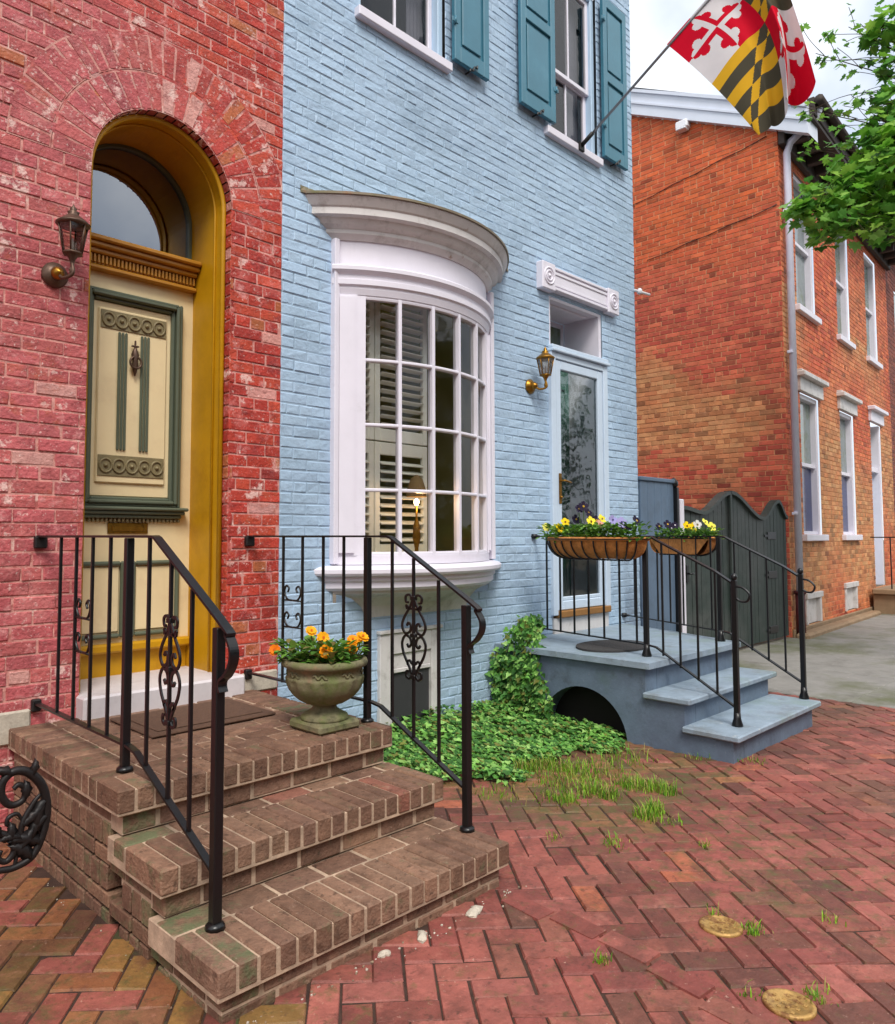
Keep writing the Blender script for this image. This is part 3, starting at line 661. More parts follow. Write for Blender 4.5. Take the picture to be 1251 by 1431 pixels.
# upstairs windows and shutters
def sash_window(house, x0, x1, z0, z1, meet, y=D, deep=.11, sillx=(.03, .03)):
    d = MB(); w_ = .055
    for a, b in ((x0, x0 + w_), (x1 - w_, x1)): box(d, (a, y + .03, z0), (b, y + deep + .03, z1), .006); 
    box(d, (x0 + w_, y + .03, z1 - w_), (x1 - w_, y + deep + .03, z1), .006)
    o = d.build('window', M['lightblue'], house)
    d = MB(); box(d, (x0 - sillx[0], y - .055, z0 - .075), (x1 + sillx[1], y + deep, z0 - .001), .006); d.build('sill', M['white'], o)
    d = MB(); a, b = x0 + w_, x1 - w_
    frame(d, a, b, z0, meet + .02, .045, y + deep + .02, .035, .005); frame(d, a, b, meet - .02, z1 - w_, .045, y + deep - .016, .035, .005)
    xm = (a + b) / 2; box(d, (xm - .011, y + deep - .01, z0 + .045), (xm + .011, y + deep + .012, meet - .02), .003); box(d, (xm - .011, y + deep - .045, meet + .02), (xm + .011, y + deep - .02, z1 - w_ - .04), .003)
    d.build('sash', M['white'], o)
    d = MB(); quad(d, (a, y + deep + .003, z0), (b, y + deep + .003, z0), (b, y + deep + .003, meet), (a, y + deep + .003, meet)); quad(d, (a, y + deep - .035, meet), (b, y + deep - .035, meet), (b, y + deep - .033, z1), (a, y + deep - .033, z1))
    d.build('pane', M['glass'], o)
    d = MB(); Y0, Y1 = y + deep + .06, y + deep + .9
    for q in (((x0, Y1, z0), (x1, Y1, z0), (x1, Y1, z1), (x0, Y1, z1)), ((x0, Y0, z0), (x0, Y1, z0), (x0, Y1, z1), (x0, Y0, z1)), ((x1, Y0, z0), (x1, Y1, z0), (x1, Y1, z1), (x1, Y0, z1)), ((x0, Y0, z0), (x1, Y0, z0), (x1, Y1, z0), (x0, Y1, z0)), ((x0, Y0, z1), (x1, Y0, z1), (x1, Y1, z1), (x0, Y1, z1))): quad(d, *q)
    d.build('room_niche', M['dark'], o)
    d = MB(); 
    for xa, xb in ((a, a + .13), (b - .2, b)):
        for k in range(10):
            u0, u1 = xa + (xb - xa) * k / 10, xa + (xb - xa) * (k + 1) / 10; f = lambda u: y + deep + .09 + .012 * math.sin(u * 160)
            quad(d, (u0, f(u0), z0), (u1, f(u1), z0), (u1, f(u1), z1), (u0, f(u0), z1))
    d.build('curtain', M['curtain'], o)
    return o
sash_window(blue, *WA, 5.93); sash_window(blue, *WB_, 5.925, sillx=(.115, .02))
def shutter(x0, x1, z0=5.265, z1=6.95, hinge=-1):
    ya, yb = D - .075, D - .035; d = MB(); w_ = .07
    box(d, (x0, ya, z0), (x0 + w_, yb, z1), .005); box(d, (x1 - w_, ya, z0), (x1, yb, z1), .005)
    zr = [(z0, z0 + .13), (z0 + .80, z0 + .90), (z1 - .1, z1)]
    for a, b in zr: box(d, (x0 + w_, ya, a), (x1 - w_, yb, b), .005)
    for (_, a), (b, _2) in zip(zr, zr[1:]):
        box(d, (x0 + w_, ya + .02, a), (x1 - w_, yb, b), .001); box(d, (x0 + w_ + .03, ya + .006, a + .03), (x1 - w_ - .03, ya + .021, b - .03), .013)
    o = d.build('shutter', M['teal'], blue)
    d = MB(); xm = (x0 + x1) / 2                # S-shaped shutter dog under the bottom rail, pintle at the hinge side
    tube(d, catmull([(xm - .05, ya - .01, z0 - .045), (xm - .04, ya - .012, z0 - .02), (xm - .01, ya - .012, z0 - .02), (xm + .01, ya - .012, z0 + .02), (xm + .04, ya - .012, z0 + .02), (xm + .045, ya - .01, z0 + .045)], 4), .008, 6)
    tube(d, [(xm, D + .005, z0 - .003), (xm, ya - .012, z0)], .008, 6); d.build('shutter_dog', M['iron'], o)
    hx = x0 if hinge < 0 else x1
    for z in (z0 + .32, z1 - .25):
        d = MB(); box(d, (hx - .035, ya + .004, z - .02), (hx + .035, ya - .006, z + .02), .003); tube(d, [(hx, ya - .004, z - .03), (hx, ya - .004, z + .03)], .011, 8)
        d.build('hinge', M['teal'], o)
shutter(4.37, 4.80, hinge=-1); shutter(5.245, 5.765, hinge=1); shutter(6.615, 7.065, hinge=-1)

# front door of the blue house: header with corner blocks, recess, storm door
d = MB(); hx0, hx1, hz0, hz1 = 5.535, 6.845, 3.675, 3.925
box(d, (hx0 + .2, D - .045, hz0 + .02), (hx1 - .2, D + .01, hz1 - .015), .004)
for z0, z1, t in ((hz1 - .045, hz1 - .015, .06), (hz1 - .085, hz1 - .055, .054), (hz0 + .02, hz0 + .05, .06), (hz0 + .06, hz0 + .085, .052)): box(d, (hx0 + .2, D - t, z0), (hx1 - .2, D - .044, z1), .006)
for a in (hx0, hx1 - .2):
    box(d, (a, D - .07, hz0), (a + .2, D + .01, hz1), .008)
    for r_ in (.075, .045): tube(d, [(a + .1 + r_ * math.cos(q), D - .071, (hz0 + hz1) / 2 + r_ * math.sin(q)) for q in [2 * math.pi * i / 20 for i in range(21)]], .009, 6, cap=False)
    lathe(d, [(.022, 0), (.015, .012), (0, .016)], (0, 0, 0), 10); d.v[-30:] = [(a + .1 + p[0], D - .07 - p[2], (hz0 + hz1) / 2 + p[1]) for p in d.v[-30:]]
d.build('door_lintel', M['white'], blue)
d = MB()                                      # white lining of the recess
x0, x1, z0, z1, dp = 5.727, 6.623, .58, 3.658, .42
box(d, (x1 - .04, D + .012, z0), (x1 + .002, D + dp, z1), .003); box(d, (x0 - .002, D + .012, z0), (x0 + .03, D + dp, z1), .003)
box(d, (x0 + .03, D + .012, z1 - .03), (x1 - .04, D + dp, z1), .003)
box(d, (x0 + .12, D + .09, z1 - .045), (x1 - .13, D + dp - .06, z1 - .0305), .012)
box(d, (x0 + .03, D + dp, z0), (x1 - .04, D + dp + .03, 3.20), .004); box(d, (x0 + .03, D + dp, 3.20), (x1 - .04, D + dp + .04, 3.27), .006)
frame(d, x0 + .03, x1 - .04, 3.27, z1 - .03, .05, D + dp + .03, .03)
fr_ = d.build('door_frame', M['white'], blue)
d = MB(); quad(d, (x0 + .05, D + dp + .015, 3.3), (x1 - .06, D + dp + .015, 3.3), (x1 - .06, D + dp + .015, 3.6), (x0 + .05, D + dp + .015, 3.6)); d.build('transom_pane', M['pane_up'], fr_)
d = MB()
sx0, sx1, sz0, sz1, sy = 5.70, 6.66, .775, 3.13, D - .035
for a, b in ((sx0, sx0 + .07), (sx1 - .08, sx1)): box(d, (a, sy, sz0 - .04), (b, D + .03, sz1), .006)
box(d, (sx0 + .07, sy, sz1 - .06), (sx1 - .08, D + .03, sz1), .006); box(d, (sx0 - .005, sy - .03, sz1 + .001), (sx1 + .01, D + .04, sz1 + .03), .006); box(d, (sx0, sy - .015, sz1 + .031), (sx1, D + .03, sz1 + .065), .006)
d.build('storm_door_frame', M['doorwhite'], blue)
d = MB(); frame(d, sx0 + .075, sx1 - .085, sz0, sz1 - .065, .085, D + .02, .045, .008); box(d, (sx0 + .16, D - .02, sz0 + .085), (sx1 - .17, D + .02, sz0 + .12), .006)
sd = d.build('storm_door', M['doorwhite'], blue)
d = MB(); quad(d, (sx0 + .15, D + .0, sz0 + .1), (sx1 - .16, D + .0, sz0 + .1), (sx1 - .16, D + .0, sz1 - .14), (sx0 + .15, D + .0, sz1 - .14)); d.build('pane', M['door_glass'], sd)
d = MB(); hx = sx0 + .125; box(d, (hx - .02, D - .034, 1.74), (hx + .02, D - .025, 2.02), .004); tube(d, catmull([(hx, D - .03, 1.95), (hx, D - .075, 1.95), (hx + .03, D - .085, 1.945), (hx + .10, D - .08, 1.935)], 5), .009, 8); tube(d, [(hx, D - .03, 1.80), (hx, D - .05, 1.80)], .012, 8)
d.build('handle', M['brass'], sd)
d = MB(); box(d, (sx0 + .07, D - .05, sz0 - .065), (sx1 - .02, D + .05, sz0 - .002), .008); d.build('threshold', M['threshold'], blue)
d = MB(); box(d, (sx0 + .03, D - .012, .56), (sx1 - .01, D + .04, sz0 - .067), .004); d.build('step_riser', M['white_dirty'], blue)
# inner door panel seen through the glass
d = MB(); y = D + .4; box(d, (x0 + .03, y - .03, .6), (x1 - .04, y + .018, 3.195), .003, S(88, 108, 104))
for a, b in ((.75, 1.45), (1.6, 2.95)):
    for u in (.12, .50): frame(d, x0 + u, x0 + u + .3, a, b, .03, y - .0305, .012)
d.build('inner_door', mat('sea green inner door', S(84, 128, 116), .5, var=.25, vs=2, bump=.05), blue)
# basement window under the bow
d = MB(); a, b, z1 = BW[0], BW[1], BW[3]
box(d, (a - .09, D - .03, 0), (a + .03, D + .05, z1 + .10), .006); box(d, (b - .03, D - .03, 0), (b + .07, D + .05, z1 + .10), .006); box(d, (a + .03, D - .03, z1 - .05), (b - .03, D + .05, z1 + .10), .006)
box(d, (a + .03, D - .02, .47), (b - .03, D + .03, .50), .004); box(d, (a + .03, D - .012, .50), (b - .03, D + .03, z1 - .05), .003); box(d, (a - .1, D - .045, z1 + .1), (b + .08, D + .01, z1 + .125), .005)
bo = d.build('basement_window', M['white_dirty'], blue)
d = MB(); box(d, (a + .03, D + .0, .0), (b - .03, D + .02, .47), .002); d.build('grille', mat('dark screen', S(58, 58, 60), .6, var=.1, bump=.2, bs=300), bo)
d = MB(); tube(d, [(BX1 - .02, D - .01, 4.05), (BX1 + .12, D - .03, 4.05), (BX1 + .26, D - .03, 4.06)], .014, 8); lathe(d, [(.02, 0), (.028, .01), (.028, .04), (.015, .06)], (BX1 + .05, D - .03, 4.02), 10); d.build('wire_bracket', M['plastic'], blue)

# ================================================================== LEFT BRICK STOOP
stoop = thing('brick_stoop', 'three step brown brick stoop with mossy corners below the arched door', 'stoop', (1.89, 3.0, 0))
SX0, SX1 = 1.235, 2.55
TR = [(.172, 2.06, 2.43), (.347, 2.43, 2.77), (.522, 2.77, 4.0)]     # top height, riser plane, back
sr = random.Random(12)
BR_ = [S(122, 92, 74), S(114, 85, 68), S(128, 98, 80), S(110, 81, 65), S(118, 88, 72), S(132, 101, 81)]
def stc(x, y, z, r=sr):
    c = jit(r.choice(BR_), .06, r)
    if r.random() < .03: c = mixc(c, S(150, 88, 74), .5)
    m = .12
    if x < SX0 + .14: m = max(0, .7 + N3(x, y, z, 4) * 1.2) * (1.0 if (x < SX0 + .02 or min(abs(y - t[1]) for t in TR) < .16) else .35)
    if x > SX1 - .1 and z > .3: m = max(m, .45 + N3(x, y, z, 5))
    return (*c, max(0, min(1, m * .72)))
def bbox(mb, lo, hi, b=.006):
    j = lambda: sr.uniform(-.0028, .0022)
    box(mb, [lo[i] + j() for i in range(3)], [hi[i] + j() for i in range(3)], b, stc((lo[0] + hi[0]) / 2, (lo[1] + hi[1]) / 2, hi[2]))
g_ = .007
for si, (zt, yf, yb) in enumerate(TR):
    s = MB(); RH = .084; NO = .03
    zb = 0 if si == 0 else TR[si - 1][0]
    # mortar core
    box(s, (SX0 + .004, yf + .004, zb if si else -.03), (SX1 - .004, yb + (0 if si < 2 else -.004), zt - RH), .002, (1, 1, 1), 1)
    box(s, (SX0 - NO + .004, yf - NO + .004, zt - RH - .012), (SX1 + NO - .004, min(yb + .06, 3.996), zt - .0075), .003, (1, 1, 1), 1)
    # nosing of bricks on edge along the front
    n = 19; x0, x1 = SX0 - NO, SX1 + NO; wd = (x1 - x0) / n
    for k in range(n):
        bbox(s, (x0 + k * wd + g_ / 2, yf - NO, zt - RH), (x0 + (k + 1) * wd - g_ / 2, yf - NO + (.275 if si < 2 else .195), zt))
    if si < 2:                                # stretcher strip behind them
        x = x0
        while x < x1 - .03:
            e = min(x + .205, x1); bbox(s, (x + g_ / 2, yf - NO + .285, zt - RH + .02), (e - g_ / 2, yb + .008, zt - .003)); x += .213
    else:                                     # platform: edge bricks down the sides, stretcher rows inside
        for sx in (0, 1):
            y = yf - NO + .203
            while y < 3.985:
                e = min(y + wd - g_, 3.99); a = (x0, x0 + .195) if sx == 0 else (x1 - .195, x1); bbox(s, (a[0], y, zt - RH), (a[1], e, zt)); y += wd
        y = yf - NO + .203; k = 0
        while y < 3.98:
            e = min(y + .092, 3.99); x = x0 + .203 - (.1 if k % 2 else 0)
            while x < x1 - .2:
                a, b = max(x, x0 + .203), min(x + .204, x1 - .203)
                if b - a > .03: bbox(s, (a, y, zt - RH + .02), (b, e, zt - .002))
                x += .212
            y += .10; k += 1
    # riser course under the nosing (front)
    zc0 = (zb + .006) if si else .0; zc1 = zt - RH - .012
    hgts = [(zc0, zc1)] if si else [(-.03, .022), (.03, zc1)]
    for (a_, b_) in hgts:
        x = SX0 - (.06 if a_ > .02 else .0)
        while x < SX1:
            a, b = max(x, SX0), min(x + .20, SX1)
            if b - a > .03: bbox(s, (a + g_ / 2, yf, a_), (b - g_ / 2, yf + .09, b_), .005)
            x += .208
    # side walls down to the paving
    for sx in (0, 1):
        xa, xb = (SX0, SX0 + .09) if sx == 0 else (SX1 - .09, SX1)
        z = zt - RH - .012; k = 0
        while z > -.02:
            h = .062 if k % 2 == 0 else .098; z2 = max(z - h, -.03); L = .208 if k % 2 == 0 else .078
            y = yf + .10 - (.0 if k % 4 < 2 else .06); 
            while y < yb - .012:
                a, b = max(y, yf + .098), min(y + L - g_ * 1.3, (yb + .09 if si < 2 else 3.99))
                if si < 2: b = min(b, yb + .088)
                if b - a > .02: bbox(s, (xa, a, z2 + g_ * 1.3), (xb, b, z), .004)
                y += L
            z = z2; k += 1
    # mortar fillet below the nosing, left side and front
    box(s, (SX0 - .022, yf - .022, zt - RH - .016), (SX1 + .022, min(yb + .05, 3.99), zt - RH - .001), .006, (1, 1, 1), 1)
    s.build('platform' if si == 2 else 'step', [M['stoop_brick'], M['stoop_mortar']], stoop)
for k, (x, y, sz, lab) in enumerate(((2.02, 1.995, .026, 'pale lump of crumbled mortar below the middle of the bottom brick step'), (2.30, 1.985, .034, 'long pale lump of crumbled mortar near the right end of the bottom brick step'), (1.84, 2.0, .018, 'smallest lump of crumbled mortar, left along the foot of the brick steps'))):
    d = MB(); rr = random.Random(k)
    lathe(d, [(.3 * sz, -.006), (1.0 * sz, 0), (1.0 * sz, .008), (.62 * sz, .016), (.2 * sz, .02)], (x, y, ghz(x, y)), 11, smooth=False, mod=lambda a, i: 1 + .5 * math.sin(2 * a + k) * (1 if i else .5) + .12 * math.sin(5 * a + i))
    prop(d.build('mortar_lump', M['rubble']), lab, 'rubble', 'lumps of mortar at the foot of the steps')

# ================================================================== IRON RAILINGS
def rail_pts(X, pts): return [(X, y, z) for y, z in pts]
def scroll(mb, X, y, z0, k=1.0):
    c = [[(.010, .015), (.035, .06), (.070, .115), (.080, .165), (.058, .200), (.028, .192), (.018, .165), (.034, .148), (.046, .162)],
         [(.010, .37), (.028, .335), (.066, .285), (.080, .245), (.060, .212), (.028, .220), (.020, .248), (.036, .262), (.048, .248)],
         [(.008, .02), (.03, .0), (.052, .01), (.05, .032), (.034, .034)], [(.008, .375), (.03, .395), (.055, .385), (.052, .36), (.036, .358)],
         [(.006, .33), (.03, .33), (.05, .345), (.046, .325)], [(.012, .07), (.03, .085), (.045, .075), (.036, .06)]]
    for q in c:
        for s_ in (-1, 1): tube(mb, catmull([(X + .002 * s_, y + s_ * a * k, z0 + b * k) for a, b in q], 6), .0062, 6, flat=(.011, .007), up=(1, 0, 0))
    for zz in (.012, .205, .38): box(mb, (X - .012, y - .016, z0 + zz * k - .010), (X + .012, y + .016, z0 + zz * k + .010), .003)
def red_railing(label, X, wy, bal_up, mid, bal_dn, front, zt, sx):
    t = thing('stair_railing', label, 'railing', (X, mid, .522), 'black iron railings of the brick stoop')
    m = M['iron']; ZR = 1.447; zl = .625
    d = MB(); e = front - .075
    path = [(4.0, ZR), (3.0, ZR), (2.74, ZR), (2.72, ZR - .006), (front - .03, 1.158)] + [(front - .062, 1.125), (front - .092, 1.08), (front - .088, 1.035), (front - .058, .995), (front - .028, .975), (front - .022, .955), (front - .03, .935)]
    pts = rail_pts(X, path[:3]) + [Vector(p) for p in catmull(rail_pts(X, path[3:]), 6)]
    tube(d, pts, 1, flat=(.036, .011), up=(1, 0, 0)) if False else tube(d, pts, 1.0, flat=(.034, .010))
    d.build('handrail', m, t)
    d = MB(); tube(d, rail_pts(X, [(4.0, zl), (mid - .03, zl), (mid - .10, zl - .01)] + [(front, .345)]), 1, flat=(.026, .010)); d.build('lower_rail', m, t)
    def ztop(y): return ZR if y >= 2.73 else ZR - (2.73 - y) * (ZR - 1.15) / (2.73 - front)
    def zlow(y): return zl if y >= mid - .08 else zl - (mid - .08 - y) * (zl - .345) / (mid - .08 - front)
    for y, zb, w_ in ((mid, .522, .032), (front, .172, .034)):
        d = MB(); box(d, (X - w_ / 2, y - w_ / 2, zb), (X + w_ / 2, y + w_ / 2, ztop(y) - .006), .003)
        lathe(d, [(.034, 0), (.032, .012), (.022, .02)], (X, y, zb), 10); d.build('post', m, t)
    for y in bal_up + bal_dn:
        d = MB(); box(d, (X - .0065, y - .0065, zlow(y) - .01), (X + .0065, y + .0065, ztop(y) - .004), .001); d.build('baluster', m, t)
    d = MB(); scroll(d, X, bal_dn[1], zlow(bal_dn[1]) + .22 if zt is None else zt); d.build('scroll_ornament', m, t)
    ym = (bal_up[0] + bal_up[1]) / 2 if X > 2 else (bal_up[1] + bal_up[2]) / 2
    for zz in (1.13, .98):                    # small C scrolls between two balusters
        d = MB()
        for s_ in (-1, 1): tube(d, catmull([(X, ym + s_ * a, zz + b) for a, b in ((.005, -.045), (.05, -.04), (.078, 0), (.06, .035), (.035, .022), (.045, .0))], 5), .006, 6)
        tube(d, [(X, ym - .085, zz - .046), (X, ym + .085, zz - .046)], .005, 6)
        d.build('small_scroll', m, t)
    for z, w_ in ((ZR - .03, .03), (zl - .01, .022)):
        d = MB(); box(d, (X - w_, D - .03, z - .03), (X + w_, D + .004, z + .03), .006); d.build('wall_bracket', M['rustiron'], t)
red_railing('black iron stair railing on the left side of the brick stoop, the nearest railing', 1.33, 3.9, [3.706, 3.514, 3.329, 3.143], 2.965, [2.782, 2.604, 2.445], 2.262, .76, -1)
red_railing('black iron stair railing on the right side of the brick stoop behind the stone urn', 2.545, 3.85, [3.629, 3.445, 3.258, 3.084], 2.895, [2.713, 2.565, 2.403], 2.236, .775, 1)

# ornate iron end piece of the next stoop's railing, at the left edge of the picture
t = thing('iron_railing_end', 'ornate wrought iron scroll end of a railing left of the brick steps', 'railing', (.5, 2.6, 0))
d = MB(); Y_ = 2.6
def cs(pts, r_, tp=None): P_ = catmull([(x, Y_, z) for x, z in pts], 7); tube(d, P_, [r_ * (1 - .45 * abs(2 * i / (len(P_) - 1) - 1)) for i in range(len(P_))], 8)
cs([(.52, .40), (.60, .44), (.70, .42), (.774, .415), (.816, .412), (.868, .432), (.899, .494), (.910, .57), (.893, .645), (.850, .697), (.806, .709), (.775, .683), (.773, .640), (.800, .607), (.835, .614), (.841, .648), (.822, .665), (.806, .655)], .015)
cs([(.816, .412), (.826, .48), (.838, .545), (.868, .598), (.888, .62)], .011)
cs([(.50, .62), (.62, .60), (.70, .565), (.762, .532), (.802, .506), (.814, .464), (.792, .438), (.768, .452), (.776, .475)], .013)
cs([(.50, .52), (.60, .52), (.66, .50), (.70, .47), (.69, .44), (.665, .45)], .010)
cs([(.838, .545), (.82, .575), (.795, .57), (.79, .55), (.805, .545)], .008)
def acanthus(x, z, q, L):                     # curled iron leaf: a ridge with lobed sides
    n_ = 7; vs = []
    for i in range(n_ + 1):
        t_ = i / n_; a = q + .9 * t_; w_ = L * .24 * math.sin(math.pi * min(1, t_ * .9 + .12)) * (1 + .35 * (i % 2)); cx, cz = x + L * t_ * math.cos(q + .45 * t_), z + L * t_ * math.sin(q + .45 * t_)
        vs += [(cx - w_ * math.sin(a), Y_ - .004, cz + w_ * math.cos(a)), (cx, Y_ - .018, cz), (cx + w_ * math.sin(a), Y_ - .004, cz - w_ * math.cos(a)), (cx, Y_ + .006, cz)]
    d.add(vs, [f for i in range(n_) for f in ((4 * i, 4 * i + 4, 4 * i + 5, 4 * i + 1), (4 * i + 1, 4 * i + 5, 4 * i + 6, 4 * i + 2), (4 * i + 2, 4 * i + 6, 4 * i + 7, 4 * i + 3), (4 * i + 3, 4 * i + 7, 4 * i + 4, 4 * i))], (1, 1, 1), 0, True)
for x, z, q, L in ((.80, .70, 2.3, .06), (.86, .69, 1.0, .05), (.90, .60, -2.2, .10), (.905, .55, -2.6, .09), (.885, .47, 2.4, .10), (.86, .43, 2.0, .09), (.835, .54, .3, .08), (.83, .50, 2.6, .07), (.83, .47, .6, .07), (.80, .50, 1.2, .06), (.77, .53, 2.2, .06), (.70, .565, 1.6, .07), (.72, .42, 1.4, .06), (.84, .62, 1.2, .06)): acanthus(x, z, q, L)
d.build('scrollwork', M['rustiron'], t)
d = MB(); tube(d, [(.5, Y_, -.01), (.5, Y_, 1.0)], .016, 8); tube(d, [(.5, Y_, .95), (.5, 4.0, .95)], .012, 8); tube(d, [(.5, Y_, .30), (.5, 4.0, .30)], .012, 8); d.build('post', M['iron'], t)

# ================================================================== BLUE STOOP
st2 = thing('concrete_stoop', 'blue grey painted concrete stoop with three steps and a dark arch in its side', 'stoop', (5.7, 3.0, 0))
TX0, TX1 = 4.93, 6.40
TY = [(.182, 2.05), (.365, 2.37), (.57, 2.65)]
d = MB()
# side wall with the arched hollow, built as a thick outline in the (y,z) plane
ac, arx, arz, az0 = 3.19, .365, .36, -.03
def sidewall(mb, X0, X1, hole):
    outer = [(TY[0][1] + .03, -.03), (TY[0][1] + .03, .14), (TY[1][1] + .03, .14), (TY[1][1] + .03, .325), (TY[2][1] + .03, .325), (TY[2][1] + .03, .53), (3.99, .53), (3.99, -.03)]
    # columns between successive y values keep it simple and solid
    ysx = sorted(set([p[0] for p in outer] + ([ac + arx * math.cos(math.pi * k / 24) for k in range(25)] if hole else [])))
    top = lambda y: .14 if y < TY[1][1] + .03 else .325 if y < TY[2][1] + .03 else .53
    for a, b in zip(ysx, ysx[1:]):
        m_ = (a + b) / 2; zt = top(m_)
        lo = -.03
        f = lambda y: az0 + arz * math.sqrt(max(0, 1 - ((y - ac) / arx) ** 2)) if (hole and abs(y - ac) < arx + 1e-9) else -.03
        la, lb = f(a), f(b)
        if not (hole and abs(m_ - ac) < arx): la = lb = -.03
        mb.add([(X0, b, lb), (X0, a, la), (X0, a, zt), (X0, b, zt)], [(0, 1, 2, 3)])
        mb.add([(X1, b, lb), (X1, a, la), (X1, a, zt), (X1, b, zt)], [(3, 2, 1, 0)])
        if la > -.03 or lb > -.03: mb.add([(X0, a, la), (X0, b, lb), (X1, b, lb), (X1, a, la)], [(0, 1, 2, 3)])
    for y0, za, zb in ((TY[0][1] + .03, -.03, .14), (TY[1][1] + .03, .14, .325), (TY[2][1] + .03, .325, .53)):
        mb.add([(X0, y0, za), (X1, y0, za), (X1, y0, zb), (X0, y0, zb)], [(0, 1, 2, 3)])
sidewall(d, TX0, TX0 + .16, True); sidewall(d, TX0 + .165, TX1 - .03, False)
d.v = [(x + (max(0, (y - 2.68)) / 1.3 * .5 if x > TX1 - .1 else 0), y, z) for x, y, z in d.v]
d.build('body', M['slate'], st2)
d = MB(); quad(d, (TX0 + .164, 2.7, -.03), (TX0 + .164, 3.9, -.03), (TX0 + .164, 3.9, .52), (TX0 + .164, 2.7, .52)); d.build('arch_shade_sheet', M['dark'], st2)  # near-black sheet closing the arch, painted in for the shade inside
for k, (z, y) in enumerate(TY[:2]):
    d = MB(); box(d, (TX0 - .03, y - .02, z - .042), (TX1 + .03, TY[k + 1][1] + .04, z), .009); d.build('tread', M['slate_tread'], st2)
d = MB(); poly = [(TX0 - .035, TY[2][1] - .02), (TX1 + .03, TY[2][1] - .02), (6.96, 3.996), (TX0 - .035, 3.996)]
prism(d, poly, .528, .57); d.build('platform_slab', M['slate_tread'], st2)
# railings
def blue_railing(label, W0, Mx, Fx, Fy, nup, ndn):
    t = thing('stair_railing', label, 'railing', (Mx[0], Mx[1], .57), 'black iron railings of the blue grey stoop'); m = M['iron']; ZR = 1.445
    A, B, C_ = Vector((*W0, ZR)), Vector((*Mx, ZR)), Vector((Fx, Fy, 1.125))
    d = MB(); tube(d, [A, A.lerp(B, .5), B, B + Vector((Fx - Mx[0], Fy - Mx[1], 0)) * .08 + Vector((0, 0, -.005))] + [(B.lerp(C_, q)) + Vector((0, 0, .018)) for q in (.2, .5, .8)] + [C_], 1, flat=(.034, .011)); d.build('handrail', m, t)
    zl = .655; d = MB(); E = Vector((Fx, Fy, .30)); B2 = Vector((*Mx, zl)); tube(d, [Vector((*W0, zl)), B2, B2.lerp(E, .12) + Vector((0, 0, .03)), E], 1, flat=(.022, .010)); d.build('lower_rail', m, t)
    for p, zb, zt in ((Mx, .57, 1.44), ((Fx, Fy), .182, 1.15)):
        d = MB(); box(d, (p[0] - .017, p[1] - .017, zb), (p[0] + .017, p[1] + .017, zt), .003)
        lathe(d, [(.036, 0), (.036, .01), (.024, .05), (.022, .09)], (p[0], p[1], zb), 10)
        if zb < .3:
            lathe(d, [(.014, 0), (.02, .012), (.022, .025), (.014, .042), (.0, .05)], (p[0], p[1], zt), 10)
        d.build('post', m, t)
    d = MB(); tube(d, catmull([(Fx, Fy - .01, 1.11), (Fx, Fy - .06, 1.10), (Fx, Fy - .10, 1.06), (Fx, Fy - .085, 1.015), (Fx, Fy - .045, 1.01), (Fx, Fy - .01, 1.03)], 6), .008, 7); d.build('scroll_ornament', m, t)
    for i in range(nup):
        p = Vector((*W0, 0)).lerp(Vector((*Mx, 0)), (i + .55) / (nup + .1)); d = MB(); box(d, (p.x - .0065, p.y - .0065, zl - .008), (p.x + .0065, p.y + .0065, ZR - .004), .001); d.build('baluster', m, t)
    for i in range(ndn):
        q = (i + 1) / (ndn + 1); p = B.lerp(C_, q); p2 = B2.lerp(E, q); d = MB(); box(d, (p.x - .0065, p.y - .0065, p2.z + .004), (p.x + .0065, p.y + .0065, p.z + .012), .001); d.build('baluster', m, t)
    for z in (ZR, zl):
        d = MB(); tube(d, [(W0[0], W0[1], z), (W0[0] + .01, D + .004, z)], .011, 8); lathe(d, [(.03, -.02), (.034, 0), (.03, .02)], (W0[0] + .01, D - .006, z), 10)
        d.build('wall_bracket', m, t)
blue_railing('black iron stair railing on the near left side of the blue grey stoop', (5.44, 3.93), (5.18, 2.80), 5.18, 2.155, 7, 4)
blue_railing('black iron stair railing on the far right side of the blue grey stoop', (6.93, 3.93), (6.37, 2.77), 6.42, 2.15, 7, 4)

# door mats
d = MB(); box(d, (1.62, 3.33, .523), (2.30, 3.80, .536), .005); box(d, (1.67, 3.38, .5362), (2.25, 3.75, .542), .003); prop(d.build('doormat', M['mat']), 'flat brown doormat on the brick stoop below the arched door', 'doormat')
d = MB(); prism(d, [(5.42 + .0 + .36 * math.cos(a), 3.22 + .25 * math.sin(a)) for a in [2 * math.pi * i / 28 for i in range(28)]], .571, .586); prop(d.build('doormat', M['mat2']), 'dark oval doormat on the blue grey stoop', 'doormat')

